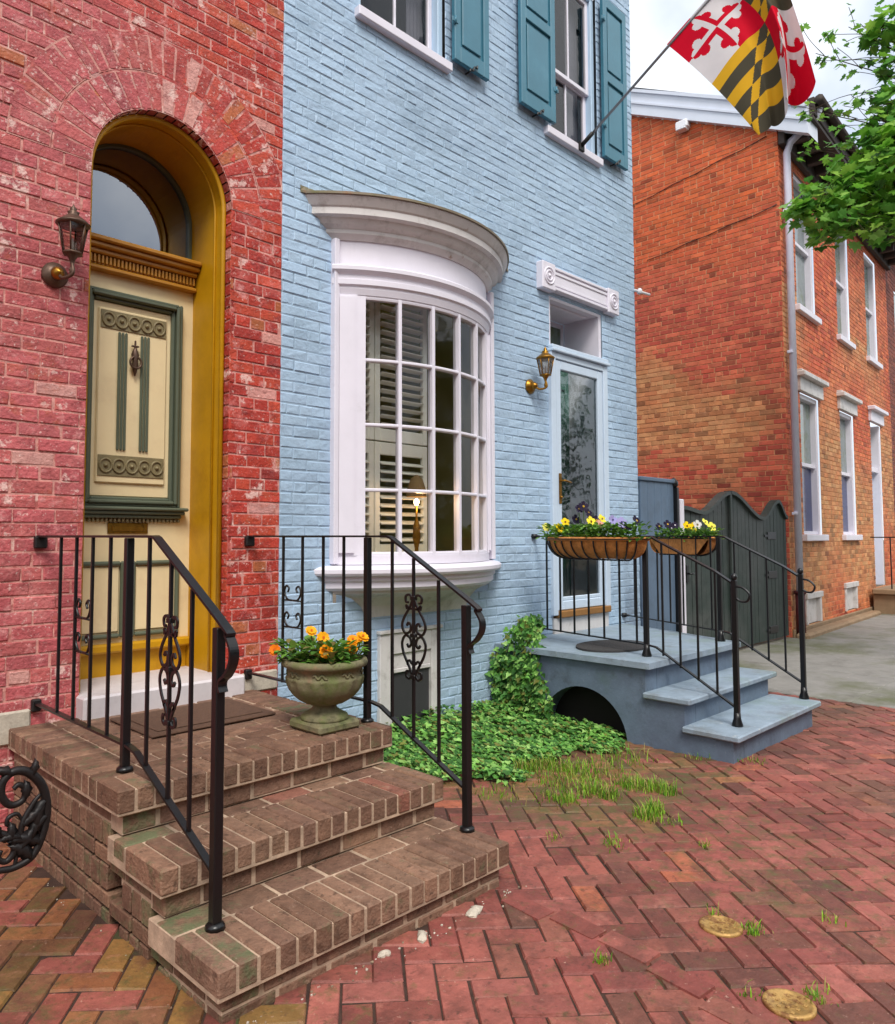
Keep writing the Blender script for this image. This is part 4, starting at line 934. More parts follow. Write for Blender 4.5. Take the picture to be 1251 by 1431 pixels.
# ================================================================== LANTERNS
def lantern(label, x, z, metal, k_=.70, gl='lamp_glass'):
    """round backplate, scrolled arm, six sided lantern close to the wall"""
    t = thing('wall_lantern', label, 'lantern', (x, D, z), 'brass carriage lanterns beside the doors')
    lx, cy, lz = x + .035, D - .145, z + .085          # foot of the lantern body
    d = MB(); lathe(d, [(.066, 0), (.066, .010), (.052, .018), (.046, .030), (.028, .036)], (0, 0, 0), 22)
    d.v = [(x + a, D - c_ - .002, z + b) for a, b, c_ in d.v]; d.build('backplate', M['bronze' if metal == 'bronze' else 'brass'], t)
    d = MB(); lathe(d, [(.03, 0), (.034, .02), (.022, .045), (.0, .055)], (0, 0, 0), 16); d.v = [(x + a, D - .03 - c_, z + b) for a, b, c_ in d.v]; d.build('boss', M['brass'], t)
    d = MB(); tube(d, catmull([(x, D - .05, z), (x + .008, D - .10, z - .035), (lx, cy - .01, z - .02), (lx, cy, z + .04), (lx, cy, lz)], 6), .009, 8)
    lathe(d, [(0, -.115), (.010, -.108), (.014, -.085), (.007, -.06), (.016, -.03), (.03, -.008), (.034, 0)], (lx, cy, lz), 12); d.build('arm', M[metal], t)
    d = MB(); k = 6; r0, r1, z0, z1 = .046, .074, .0, .150
    for i in range(k):
        a = 2 * math.pi * i / k; tube(d, [(lx + r0 * math.cos(a), cy + r0 * math.sin(a), lz + z0), (lx + r1 * math.cos(a), cy + r1 * math.sin(a), lz + z1)], .0042, 6)
    lathe(d, [(r0 + .004, z0 - .006), (r0 + .007, z0), (r0, z0 + .007)], (lx, cy, lz), k); lathe(d, [(r1 + .003, z1 - .010), (r1 + .012, z1), (r1 + .004, z1 + .008), (r1 * .55, z1 + .036), (.024, z1 + .052), (.03, z1 + .062), (.013, z1 + .068), (.017, z1 + .080), (.005, z1 + .096), (0, z1 + .108)], (lx, cy, lz), 12)
    d.build('lantern_frame', M[metal], t)
    d = MB()
    for i in range(k):
        a, b = 2 * math.pi * i / k, 2 * math.pi * (i + 1) / k; f = lambda r_, q, zz: (lx + r_ * math.cos(q), cy + r_ * math.sin(q), lz + zz)
        quad(d, f(r0 - .002, a, z0), f(r0 - .002, b, z0), f(r1 - .002, b, z1), f(r1 - .002, a, z1))
    d.build('glass_pane', M[gl], t)
    d = MB(); tube(d, [(lx, cy, lz), (lx, cy, lz + .05), (lx, cy, lz + .08)], [.009, .009, .003], 8); d.build('candle', M['plastic'], t)
lantern('tarnished bronze carriage lantern on the red wall left of the arched door', 1.366, 2.787, 'bronze')
lantern('yellow brass carriage lantern on the blue wall left of the white door', 5.415, 2.765, 'brass')

# ================================================================== PLANTS
LEAF = [(0, 0), (.28, .22), (.38, .5), (.22, .82), (0, 1.0), (-.22, .82), (-.38, .5), (-.28, .22)]
MAPLE = [(0, 0), (.12, .12), (.42, .05), (.36, .24), (.62, .42), (.40, .48), (.42, .72), (.2, .62), (0, 1.0), (-.2, .62), (-.42, .72), (-.40, .48), (-.62, .42), (-.36, .24), (-.42, .05), (-.12, .12)]
IVY = [(0, .08), (.34, -.02), (.46, .32), (.26, .48), (0, 1.0), (-.26, .48), (-.46, .32), (-.34, -.02)]
def leaf(mb, p, dr, up, size, shape, col, fold=.25, wid=1.0):
    d_ = Vector(dr).normalized(); s_ = d_.cross(Vector(up))
    if s_.length < 1e-4: s_ = d_.orthogonal()
    s_.normalize(); u_ = s_.cross(d_)
    vs = [Vector(p) + d_ * (y * size) + s_ * (x * size * wid) + u_ * (abs(x) * fold * size - .12 * size * y * y) for x, y in shape]
    n = len(shape); h = n // 2
    mb.add(vs, [tuple(range(0, h + 1)), (0,) + tuple(range(h, n))], col, 0, False)
def flower(mb, p, nrm, size, col, eye, pet=5, layers=1, r=rnd):
    n_ = Vector(nrm).normalized(); a_ = n_.orthogonal().normalized(); b_ = n_.cross(a_)
    for ly in range(layers):
        for k in range(pet):
            q = 2 * math.pi * (k + .5 * ly) / pet + r.uniform(-.1, .1); c_ = a_ * math.cos(q) + b_ * math.sin(q); t_ = n_.cross(c_)
            s_ = size * (1 - .22 * ly); w_ = s_ * (1.5 / pet + .28); lift = .15 + .3 * ly
            sh = [(0, .05), (w_ * .55, .4), (w_ * .75, .75), (w_ * .4, 1.0), (-w_ * .4, 1.0), (-w_ * .75, .75), (-w_ * .55, .4)]
            vs = [Vector(p) + c_ * (s_ * y) + t_ * (x if True else 0) + n_ * (s_ * (lift * y + .004 * k + .12 * ly)) for x, y in sh]
            mb.add(vs, [tuple(range(len(sh)))], jit(col, .12, r))
    vs = [Vector(p) + (a_ * math.cos(q) + b_ * math.sin(q)) * size * .22 + n_ * size * (.2 + .25 * (layers - 1)) for q in [2 * math.pi * i / 7 for i in range(7)]]
    mb.add(vs, [tuple(range(7))], eye)
def bedding(name, label, cat, group, c, nl, leafcol, spread, h, flowers, fcol, eye, fs, pet, layers, r, stretch=(1, 1)):
    t = thing(name, label, cat, c, group); d = MB()
    for k in range(nl):
        a = r.uniform(0, 6.28); q = spread * math.sqrt(r.random()); b = (c[0] + q * math.cos(a) * stretch[0], c[1] + q * math.sin(a) * stretch[1], c[2] + r.uniform(.0, h))
        leaf(d, b, (math.cos(a) * .8 + r.uniform(-.5, .5), math.sin(a) * .8 + r.uniform(-.5, .5), r.uniform(-.3, .9)), (0, 0, 1), r.uniform(.028, .05), LEAF, jit(r.choice(leafcol), .2, r), .3)
    d.build('foliage', M['leaf'], t)
    for f in flowers:
        p = (c[0] + f[0], c[1] + f[1], c[2] + f[2] + (.045 if name == 'pansy' else .012)); d = MB(); tube(d, [(c[0] + f[0] * .6, c[1] + f[1] * .6, c[2]), p], .003, 5, S(70, 100, 40))
        flower(d, p, f[3] if len(f) > 3 else (r.uniform(-.6, 0), -.8, r.uniform(.1, .6)), fs * r.uniform(.85, 1.1), fcol if not callable(fcol) else fcol(r), eye, pet, layers, r); d.build('blossom', M['petal'], t)
GL = [S(92, 138, 54), S(110, 158, 62), S(72, 116, 46), S(130, 170, 72)]
# ---- stone urn
UX, UY, UZ = 2.322, 2.955, .522
t = thing('stone_urn', 'mossy fluted stone urn planter standing on the brick stoop', 'urn', (UX, UY, UZ))
d = MB(); box(d, (UX - .125, UY - .125, UZ), (UX + .125, UY + .125, UZ + .045), .012); d.build('plinth', M['stone'], t)
d = MB(); lathe(d, [(.115, .045), (.118, .052), (.112, .065), (.085, .078), (.062, .095), (.056, .11), (.07, .122)], (UX, UY, UZ), 28); d.build('foot', M['stone'], t)
flute = lambda a, i: 1 + (.075 * abs(math.sin(a * 7)) - .05 if 1 <= i <= 6 else 0)
d = MB(); lathe(d, [(0.0642, .118), (0.0910, .122), (0.1263, .142), (0.1552, .165), (0.1733, .19), (0.1830, .215), (0.1872, .24), (0.1883, .25), (0.1798, .256), (0.1798, .285), (0.1862, .288), (0.1883, .297), (0.2054, .303), (0.2097, .318), (0.2033, .333), (0.1905, .336), (0.1776, .328), (0.1712, .30)], (UX, UY, UZ), 54, mod=flute)
for k in range(16):
    a = 2 * math.pi * k / 16; tube(d, [(UX + .181 * math.cos(a + q), UY + .181 * math.sin(a + q), UZ + .27 + .009 * math.sin(q * 32)) for q in [i * .098 / 4 - .19 for i in range(16)]], .006, 5) if k % 2 == 0 else None
d.build('bowl', M['stone'], t)
d = MB(); prism(d, [(UX + .163 * math.cos(2 * math.pi * i / 24), UY + .163 * math.sin(2 * math.pi * i / 24)) for i in range(24)], UZ + .28, UZ + .312); d.build('soil_fill', M['soil'], t)
ur = random.Random(31); OR = S(240, 150, 20)
orc = lambda r: r.choice([S(246, 160, 16), S(246, 178, 30), S(236, 126, 14)])
for lab, dx, dy, fl in (('orange marigold at the left rim of the stone urn with one low blossom', -.10, .09, [(-.09, .06, .05, (-.6, -.5, .4))]),
                        ('tall orange marigold at the back of the stone urn', -.02, .03, [(-.02, .03, .135, (-.2, -.7, .7)), (.03, .0, .10, (-.3, -.8, .4))]),
                        ('orange marigold with the widest blossoms at the right of the stone urn', .07, -.04, [(.03, -.05, .095, (-.3, -.6, .7)), (.07, -.03, .085, (-.2, -.5, .8)), (.01, -.06, .06, (-.4, -.8, .3)), (.10, -.04, .10, (0, -.6, .8))]),
                        ('small reddish orange marigold at the front of the stone urn', -.03, -.08, [(-.05, -.03, .06, (-.5, -.8, .3))])):
    bedding('marigold', lab, 'flower', 'marigolds in the stone urn', (UX + dx, UY + dy, UZ + .312), 150, GL + [S(120, 110, 60)], .105, .095, fl, orc, S(200, 96, 10), .032, 9, 2, ur)

# ---- hay-rack baskets on the blue stoop's railings
def basket(label, c, ang, half, out, dep, side):
    t = thing('flower_basket', label, 'basket', (c[0], c[1], 1.27), 'coir lined iron flower baskets on the railings')
    ca, sa = math.cos(ang), math.sin(ang)     # local: u along the rail, v outward from it
    def P(u, v, z): return (c[0] + u * ca - v * sa * side, c[1] + u * sa + v * ca * side, z)
    zt = 1.425; n, m = 26, 9
    def S_(i, j, e=0):
        a = math.pi * i / n; q = math.pi / 2 * j / m; f = math.cos(q) ** .75 if j < m else 0
        return P((half + e) * math.cos(a) * (.62 + .38 * f), (out + e) * max(0, math.sin(a)) ** .6 * (.25 + .75 * f) - .01, zt - (dep + e) * math.sin(q))
    d = MB(); vs = [S_(i, j) for i in range(n + 1) for j in range(m + 1)]; fs = [(i * (m + 1) + j, (i + 1) * (m + 1) + j, (i + 1) * (m + 1) + j + 1, i * (m + 1) + j + 1) for i in range(n) for j in range(m)]
    d.add(vs, fs, (1, 1, 1), 0, True)
    bk = [P(half * math.cos(math.pi * i / n), 0, zt) for i in range(n + 1)]
    d.add([P(-half, -.008, zt), P(half, -.008, zt), P(half * .62, -.008, zt - dep), P(-half * .62, -.008, zt - dep)], [(0, 1, 2, 3)])
    tube(d, [S_(i, 0, .004) for i in range(n + 1)], .016, 7)
    d.build('coir_liner', M['coir'], t)
    d = MB()
    tube(d, [S_(i, 0, .016) for i in range(n + 1)], 1, flat=(.022, .007)); tube(d, [P(-half, 0, zt), P(half, 0, zt)], 1, flat=(.022, .007))
    for i in range(2, n, 2): tube(d, [S_(i, j, .010) for j in range(m + 1)], .0062, 6)
    tube(d, [S_(i, m, .008) for i in range(n + 1)], .007, 6)
    d.build('iron_cradle', M['iron'], t)
    d = MB(); d.add([P(half * .95 * math.cos(math.pi * i / n), out * .94 * max(0, math.sin(math.pi * i / n)) ** .6, zt - .02) for i in range(n + 1)], [tuple(range(n + 1))]); d.build('soil_fill', M['soil'], t)
    return P
YE, PU, LV, PK = S(250, 214, 20), S(36, 26, 52), S(170, 160, 214), S(230, 170, 150)
br = random.Random(17)
def vary(c): return lambda r: jit(c, .1, r)
B1 = basket('long flower basket on the near rail of the blue grey stoop', (5.21, 3.20), R(78), .46, .25, .15, 1)
gp = 'pansies in the near flower basket'
for lab, u, v, col, eye, fl in (
    ('pale yellow pansy at the left end of the near flower basket', .36, .14, S(236, 226, 110), S(120, 90, 20), [(-.03, .05, .06), (.0, -.02, .05)]),
    ('bright yellow pansy with the largest blossom in the near flower basket', .22, .13, YE, S(110, 60, 10), [(-.02, .0, .10), (-.04, .04, .05)]),
    ('tall dark purple pansy in the middle of the near flower basket', .03, .10, PU, S(190, 150, 30), [(-.02, .06, .20), (.02, .0, .17), (.0, .1, .12), (-.03, -.04, .14), (.02, -.07, .11), (.0, .03, .22)]),
    ('yellow pansy right of the dark purple pansies in the near flower basket', -.07, .12, S(240, 222, 60), S(110, 60, 10), [(-.02, .02, .10), (.02, -.05, .12)]),
    ('pink and cream pansy right of centre in the near flower basket', -.17, .13, PK, S(160, 90, 40), [(-.02, .02, .08)]),
    ('lavender pansy near the right end of the near flower basket', -.28, .10, LV, S(60, 40, 100), [(-.02, .03, .11), (.0, -.03, .09), (.02, .06, .06)]),
    ('dark violet pansy at the right end of the near flower basket', -.40, .08, PU, S(200, 160, 60), [(-.02, .03, .06), (.0, -.03, .10), (.01, .07, .04)])):
    p = B1(u, v, 1.412); bedding('pansy', lab, 'flower', gp, p, 150, GL, .11, .12, fl, vary(col), eye, .040, 5, 1, br)
B2 = basket('flower basket on the far rail of the blue stoop before the green gate', (6.60, 3.24), R(65), .40, .22, .14, -1)
gp = 'pansies in the far flower basket'
for lab, u, v, col, eye, fl in (
    ('dark violet pansy at the left end of the far flower basket', .30, .10, PU, S(200, 160, 60), [(-.03, .05, .08), (.0, -.02, .10), (.0, -.07, .07)]),
    ('white faced violet pansy left of centre in the far flower basket', .12, .08, PU, S(230, 220, 230), [(-.03, .0, .09), (.0, .05, .06)]),
    ('bright yellow pansy in the middle of the far flower basket', -.05, .08, YE, S(120, 70, 10), [(-.04, .0, .08), (-.02, -.05, .07)]),
    ('white pansy right of the bright yellow one in the far flower basket', -.18, .08, S(226, 220, 214), S(120, 100, 60), [(-.03, .0, .09)]),
    ('lemon yellow pansy at the right end of the far flower basket', -.31, .08, S(236, 230, 90), S(150, 120, 20), [(-.03, .02, .11), (-.02, -.03, .07)])):
    p = B2(u, v, 1.412); bedding('pansy', lab, 'flower', gp, p, 120, GL, .10, .10, fl, vary(col), eye, .040, 5, 1, br)

# ---- ivy mat, its climbing part and the grass in the paving joints
ir = random.Random(44); d = MB()
IV = [S(94, 148, 64), S(112, 168, 74), S(60, 104, 48), S(134, 184, 92), S(86, 138, 66), S(156, 198, 110), S(70, 118, 52), S(122, 128, 62)]
def front_edge(x): return 2.86 + .10 * math.sin(x * 5) + .07 * math.sin(x * 13 + 1) + max(0, (3.75 - x)) * .7
cnt = 0
while cnt < 9000:
    x, y = ir.uniform(2.62, 5.02), ir.uniform(2.7, 4.0)
    if y < front_edge(x) + ir.uniform(-.05, .06): continue
    if x > 4.91 and not (abs(y - 3.19) < .33): continue
    if 2.62 < x < 3.2 and y < 3.3 and ir.random() < .8: continue
    hgt = .05 + .10 * max(0, (y - 2.9)) + .05 * N3(x, y, 0, 3)
    if x > 4.8: hgt *= .8
    z = ir.uniform(.2, 1) * max(.03, hgt); a = ir.uniform(0, 6.28)
    leaf(d, (x, y, z), (math.cos(a), math.sin(a) - .5, ir.uniform(-.6, .3)), (0, -.35, 1), ir.choice((.020, .026, .03, .036, .044, .056)), IVY, jit(ir.choice(IV), .22, ir), .15); cnt += 1
cnt = 0
while cnt < 3600:                              # climbing the corner of wall and stoop
    s = ir.random(); z = ir.uniform(0, .80)
    if s < .5: x, y = ir.uniform(4.6, 5.42), 3.97; lim = .05 + .72 * max(0, min(1, (x - 4.84) / .3)); nrm = (0, -1, 0)
    else: x, y = 4.90, ir.uniform(3.42, 3.97); lim = .20 + .60 * max(0, min(1, (y - 3.42) / .25)) * (1 - .55 * max(0, (y - 3.72) / .25)); nrm = (-1, 0, 0)
    if s >= .5 and z > .5: x += ir.uniform(0, .16)
    if z > lim + .05 * N3(x, y, z, 6): continue
    o = ir.uniform(.0, .09); p = (x + nrm[0] * o, y + nrm[1] * o, z)
    leaf(d, p, (nrm[0] * .5 + ir.uniform(-.7, .7), nrm[1] * .5 + ir.uniform(-.7, .7), ir.uniform(-1, .2)), (nrm[0], nrm[1], .3), ir.choice((.022, .03, .036, .044, .056)), IVY, jit(ir.choice(IV), .22, ir), .15); cnt += 1
prop(d.build('ivy', M['leaf']), 'dense green ivy covering the ground below the bow window and climbing beside the blue grey stoop', 'ivy', kind='stuff')
d = MB(); gr = random.Random(45)
GC = [S(128, 174, 44), S(104, 152, 40), S(146, 186, 60), S(170, 160, 90), S(90, 136, 44), S(150, 140, 80)]
tufts = [(3.86, 2.91, .05, 130), (4.0, 2.87, .06, 150), (4.03, 2.74, .05, 100), (3.81, 2.41, .05, 100), (3.83, 2.32, .04, 110), (4.07, 2.30, .05, 120), (4.12, 2.20, .05, 140), (4.11, 2.12, .04, 90), (3.78, 2.02, .035, 120), (3.69, 2.01, .04, 100), (3.60, 2.45, .06, 70), (3.57, 2.52, .06, 60), (3.42, 2.75, .10, 45), (4.53, 2.64, .12, 70), (4.1, 2.6, .17, 190), (3.85, 2.62, .16, 190), (3.26, 1.94, .04, 26), (3.71, 1.88, .04, 24), (3.13, 2.21, .03, 14), (2.35, 1.45, .02, 16), (2.92, 1.18, .03, 50), (2.93, 1.33, .02, 12), (2.64, .88, .03, 36), (2.52, 1.03, .02, 12), (4.9, 2.3, .06, 24), (5.05, 2.02, .06, 30), (3.2, 1.0, .03, 12), (3.55, 1.65, .02, 14)]
for (x, y, s, n) in tufts:
    for k in range(int(n * 1.9)):
        px, py = x + gr.gauss(0, s * .8), y + gr.gauss(0, s * .8); h = gr.choice((.018, .024, .03, .04, .055, .075)) * (1 if n > 60 else .6); a = gr.uniform(0, 6.28); w_ = .0028; b = gr.uniform(.2, .8) * h
        c_, s_ = math.cos(a), math.sin(a); z = ghz(px, py) - .004
        d.add([(px - s_ * w_, py + c_ * w_, z), (px + s_ * w_, py - c_ * w_, z), (px + c_ * b * .4 + s_ * w_ * .7, py + s_ * b * .4 - c_ * w_ * .7, z + h * .7), (px + c_ * b * .4 - s_ * w_ * .7, py + s_ * b * .4 + c_ * w_ * .7, z + h * .7), (px + c_ * b, py + s_ * b, z + h)], [(0, 1, 2, 3), (3, 2, 4)], jit(gr.choice(GC), .2, gr))
prop(d.build('grass', M['leaf']), 'bright green grass tufts sprouting between the red paving bricks', 'grass', kind='stuff')
# small cover plates set in the paving
for x, y, lab in ((2.86, 1.27, 'rusty yellow round cover plate in the paving, the one farther from the viewer'), (2.552, .925, 'rusty yellow round cover plate in the paving, the one nearest the picture bottom')):
    d = MB(); z = ghz(x, y) + .0015; lathe(d, [(.076, -.006), (.076, .006), (.072, .009), (.063, .009), (.061, .006), (.0, .007)], (x, y, z), 28)
    for k in range(14):
        a = k * 2.4; q = .012 + .0033 * k; box(d, (x + q * math.cos(a) - .006, y + q * math.sin(a) - .006, z + .006), (x + q * math.cos(a) + .006, y + q * math.sin(a) + .006, z + .0095), .002, (.2, .1, .05))
    prop(d.build('cover_plate', M['disc']), lab, 'cover plate', 'round cover plates in the paving')

# ================================================================== ALLEY GATE
d = MB(); x = 7.31
while x < 8.03: box(d, (x, D - .01, .02), (min(x + .147, 8.04), D + .02, 2.03), .004); x += .15
box(d, (7.295, D - .03, 2.031), (8.06, D + .04, 2.075), .008)
t = thing('fence_panel', 'flat slate blue board fence panel between the blue house and the green gate', 'fence', (7.68, D, 0)); d.build('boards', M['bluepanel'], t)
d = MB(); box(d, (8.045, D - .05, 0), (8.10, D + .05, 1.99), .008); lathe(d, [(.03, 0), (.05, .02), (.05, .06), (.02, .10), (0, .11)], (8.07, D, 1.99), 10); d.build('post', M['iron'], t)
d = MB(); box(d, (8.13, D - .05, 0), (8.215, D + .06, 1.86), .008); prop(d.build('gate_post', M['white']), 'slim white post between the slate blue fence panel and the green gate', 'post')
def spl(x, pts):
    for (a, za), (b, zb) in zip(pts, pts[1:]):
        if a <= x <= b: q = (x - a) / (b - a); q = q * q * (3 - 2 * q); return za + (zb - za) * q
    return pts[-1][1] if x > pts[-1][0] else pts[0][1]
gt = thing('driveway_gate', 'dark green double gate with a wavy swan neck top across the alley', 'gate', (9.8, D, 0))
G1 = [(8.23, 1.77), (8.75, 1.72), (9.50, 1.98)]; G2 = [(9.53, 1.99), (10.55, 1.68), (11.10, 1.93), (11.42, 1.70)]
for G in (G1, G2):
    a, b = G[0][0], G[-1][0]; d = MB(); x = a
    while x < b - .02:
        e = min(x + .118, b); za, zb = spl(x, G), spl(e, G); y = D + rnd.uniform(-.002, .002)
        pts = [(x + .003, .05), (e - .003, .05), (e - .003, zb - .02), (x + .003, za - .02)]; prism(d, pts, y, y + .03, ax='y'); x += .12
    for zz in (.3, 1.3): box(d, (a, D + .031, zz), (b, D + .06, zz + .12), .005)
    leafo = d.build('gate_leaf', M['gate'], gt)
    d = MB(); n = 24; pts = [(a + (b - a) * i / n, D + .012, spl(a + (b - a) * i / n, G)) for i in range(n + 1)]
    tube(d, pts, 1, flat=(.10, .045)); d.build('cap_rail', M['gate'], leafo)
    d = MB()
    if G is G2:
        for zz in (.18, .92, 1.45):
            d = MB(); box(d, (10.72, D - .012, zz - .05), (11.02, D - .002, zz + .05), .004); box(d, (10.62, D - .012, zz - .016), (10.72, D - .002, zz + .016), .003); d.build('strap_hinge', M['iron'], leafo)
    else:
        box(d, (8.30, D - .02, .92), (8.36, D - .002, 1.12), .004); tube(d, [(8.33, D - .02, 1.02), (8.33, D - .06, 1.02), (8.42, D - .06, 1.02)], .01, 8)
        d.build('latch', M['iron'], leafo)
d = MB(); box(d, (9.49, D - .035, 0), (9.545, D - .004, 2.0), .006); d.build('gate_stile', M['gate'], gt)

# ================================================================== FAR BRICK HOUSE
CX = 11.55; FD = Vector((.9985, .054, 0)).normalized(); FN = Vector((FD.y, -FD.x, 0))
fh = thing('brick_house', 'orange brick row house with white window trim beyond the green gate', 'house', (CX, D, 0))
def FP(s, z, o=0): p = Vector((CX, D, z)) + FD * s + FN * o; return (p.x, p.y, p.z)
MF = Matrix.Translation((CX, D, 0)) @ Matrix(((FD.x, -FN.x, 0, 0), (FD.y, -FN.y, 0, 0), (0, 0, 1, 0), (0, 0, 0, 1)))   # local x along facade, y into the house
def farc(u, z, r):
    k = N3(u, 3, z, .45)
    tan = max(0, min(1, .5 + k * 1.5)) * (1 if z < 5.2 else .35)
    c = mixc(r.choice([S(202, 100, 60), S(192, 90, 58), S(208, 110, 68), S(184, 82, 54)]), r.choice([S(194, 138, 90), S(202, 148, 100), S(182, 122, 78), S(204, 134, 86)]), tan)
    if r.random() < .07: c = mulc(c, .6)
    return jit(c, .14, r)
def endc(u, z, r):
    y = 9 - u
    k = N3(y, 7, z, .8); tan = max(0, min(1, 1.1 - abs(z - 3.2) / 1.4 + k * 1.1 - max(0, 4.7 - y) * 1.2)); tan = tan * .75 if r.random() < tan + .15 else 0
    up = max(0, min(1, (z - 5.4) / 1.2 + k * .5))
    c = mixc(r.choice([S(194, 90, 66), S(188, 84, 62), S(202, 100, 72), S(180, 76, 58)]), r.choice([S(200, 142, 92), S(210, 156, 104), S(188, 126, 80)]), tan)
    c = mixc(c, r.choice([S(204, 96, 44), S(194, 86, 42)]), up * .8)
    if r.random() < .08: c = mulc(c, .62)
    return jit(c, .14, r)
# window positions measured along the facade (s) and in height
GW = [(.72, 1.72), (3.02, 3.98)]; UW = [(.72, 1.72), (3.10, 3.98), (5.30, 6.25)]; DRX = (5.33, 6.22)
fholes = [(a, b, 1.47, 3.63) for a, b in GW] + [(a, b, 4.97, 7.08) for a, b in UW] + [(*DRX, .46, 3.68), (.72, 1.45, .12, .50), (3.0, 3.75, .16, .55)]
wb = MB(); fr = random.Random(8)
brick_wall(wb, (CX, D, 0), FD, FN, 0, 7.3, 0, 7.45, fholes, farc, ch=.075, bl=.215, r=fr)
brick_wall(wb, (CX, 9, 0), (0, -1, 0), (-1, 0, 0), 0, 5.0, 0, 7.5, [], endc, r=fr)
# gable: courses cut by the rake
rake = lambda y: 7.47 + (y - D) * .515
z = 7.5
while z < 10.0:
    y_lo = D + (z + .075 - 7.47) / .515
    if y_lo < 9: brick_wall(wb, (CX, 9, z), (0, -1, 0), (-1, 0, 0), 0, 9 - y_lo, 0, .075, [], lambda u, zz, r, z=z: endc(u, z, r), r=fr)
    z += .075
wb.build('wall', [M['far_brick'], M['far_mortar']], fh)
def fbox(mb, s0, s1, o0, o1, z0, z1, b=.005, col=(1, 1, 1)): mb.M = MF; box(mb, (s0, -o1, z0), (s1, -o0, z1), b, col); mb.M = None
d = MB()
for y0, y1 in ((D - .45, 9.0),):
    z0, z1 = rake(y0), rake(y1)
    z0 -= .06; z1 -= .06
    d.add([(CX - .10, y0, z0 + .0), (CX - .10, y1, z1), (CX - .10, y1, z1 + .43), (CX - .10, y0, z0 + .43)], [(3, 2, 1, 0)]); d.add([(CX - .10, y0, z0), (CX - .10, y1, z1), (CX + .02, y1, z1), (CX + .02, y0, z0)], [(0, 1, 2, 3)])
    d.add([(CX - .10, y0, z0 + .43), (CX - .10, y1, z1 + .43), (CX + .3, y1, z1 + .44), (CX + .3, y0, z0 + .44)], [(0, 1, 2, 3)])
    d.add([(CX - .10, y0, z0), (CX + .3, y0, z0), (CX + .3, y0, z0 + .43), (CX - .10, y0, z0 + .43)], [(0, 1, 2, 3)])
    tube(d, [(CX - .11, y0, z0 + .20), (CX - .11, y1, z1 + .20)], 1, flat=(.02, .03)); tube(d, [(CX - .115, y0, z0 + .41), (CX - .115, y1, z1 + .41)], 1, flat=(.03, .05))
d.build('verge_board', M['fascia'], fh)
d = MB(); a, b = FP(.3, 7.25, .46), FP(7.3, 7.25, .46); e = 2.6
d.add([FP(-.02, 7.6, .50), FP(7.32, 7.6, .50), FP(7.32, 7.6 + 2.85, -5.0), FP(-.02, 7.6 + 2.85, -5.0)], [(0, 1, 2, 3)]); d.build('roof', M['roof'], fh)
d = MB(); fbox(d, -.06, 7.35, .0, .50, 7.40, 7.46, .004); fbox(d, -.06, 7.35, .42, .52, 7.46, 7.72, .01); fbox(d, -.02, 7.3, .012, .10, 7.20, 7.398, .01)
for k in range(16): fbox(d, .15 + k * .46, .27 + k * .46, .10, .36, 7.26, 7.398, .008)
ev = d.build('eave', M['darkwood'], fh)
d = MB(); tube(d, [FP(-.06, 7.66, .58), FP(7.35, 7.66, .58)], .065, 8); d.build('gutter', M['darkwood'], ev)
def far_window(s0, s1, z0, z1, lintel, blue_low):
    d = MB(); w_ = .07
    for a, b in ((s0, s0 + w_), (s1 - w_, s1)): fbox(d, a, b, -.14, -.03, z0, z1)
    fbox(d, s0 + w_, s1 - w_, -.14, -.03, z1 - w_, z1); zm = (z0 + z1) / 2; fbox(d, s0 + w_, s1 - w_, -.13, -.06, zm - .03, zm + .03); fbox(d, s0 + w_, s1 - w_, -.13, -.06, z0, z0 + .05)
    o = d.build('window', M['white'], fh)
    d = MB(); fbox(d, s0 - .09, s1 + .09, -.14, .07, z0 - .10, z0 - .002, .008); d.build('sill', M['white'], o)
    if lintel:
        d = MB(); fbox(d, s0 - .12, s1 + .12, -.02, .05, z1 + .01, z1 + .22, .006); fbox(d, s0 - .16, s1 + .16, -.02, .13, z1 + .221, z1 + .30, .012); fbox(d, s0 - .14, s1 + .14, -.02, .08, z1 + .301, z1 + .33, .006); d.build('lintel', M['white_dirty'], o)
    d = MB(); fbox(d, s0 + w_, s1 - w_, -.125, -.115, zm + .03, z1 - w_, .001); d.build('pane', M['pane_up'], o)
    d = MB(); fbox(d, s0 + w_, s1 - w_, -.135, -.125, z0 + .05, zm - .03, .001); d.build('pane', M['pane'] if blue_low else M['pane_up'], o)
for a, b in GW: far_window(a, b, 1.47, 3.63, True, True)
for a, b in UW: far_window(a, b, 4.97, 7.08, False, False)
d = MB(); s0, s1 = DRX
for a, b in ((s0, s0 + .09), (s1 - .09, s1)): fbox(d, a, b, -.2, -.02, .46, 3.68)
fbox(d, s0 + .09, s1 - .09, -.2, -.05, 2.72, 2.82); fbox(d, s0 - .12, s1 + .12, -.02, .05, 3.69, 3.90, .006); fbox(d, s0 - .16, s1 + .16, -.02, .13, 3.901, 3.98, .012)
do = d.build('door', M['white'], fh)
d = MB(); fbox(d, s0 + .09, s1 - .09, -.2, -.17, .46, 2.72); fbox(d, s0 + .2, s1 - .2, -.168, -.155, 1.4, 2.5, .02); d.build('door_panel', M['lightblue'], do)
d = MB(); fbox(d, s0 + .09, s1 - .09, -.19, -.17, 2.82, 3.66, .002); d.build('transom_pane', M['pane_up'], do)
for a, b, z0, z1 in ((.72, 1.45, .12, .50), (3.0, 3.75, .16, .55)):
    d = MB(); fbox(d, a - .04, a + .05, -.1, .02, z0, z1); fbox(d, b - .05, b + .04, -.1, .02, z0, z1); fbox(d, a - .06, b + .06, -.1, .04, z1 + .003, z1 + .09); fbox(d, a + .05, b - .05, -.1, -.04, z0, z1, .002, (.3, .3, .3)); d.build('foundation_vent', M['white_dirty'], fh)
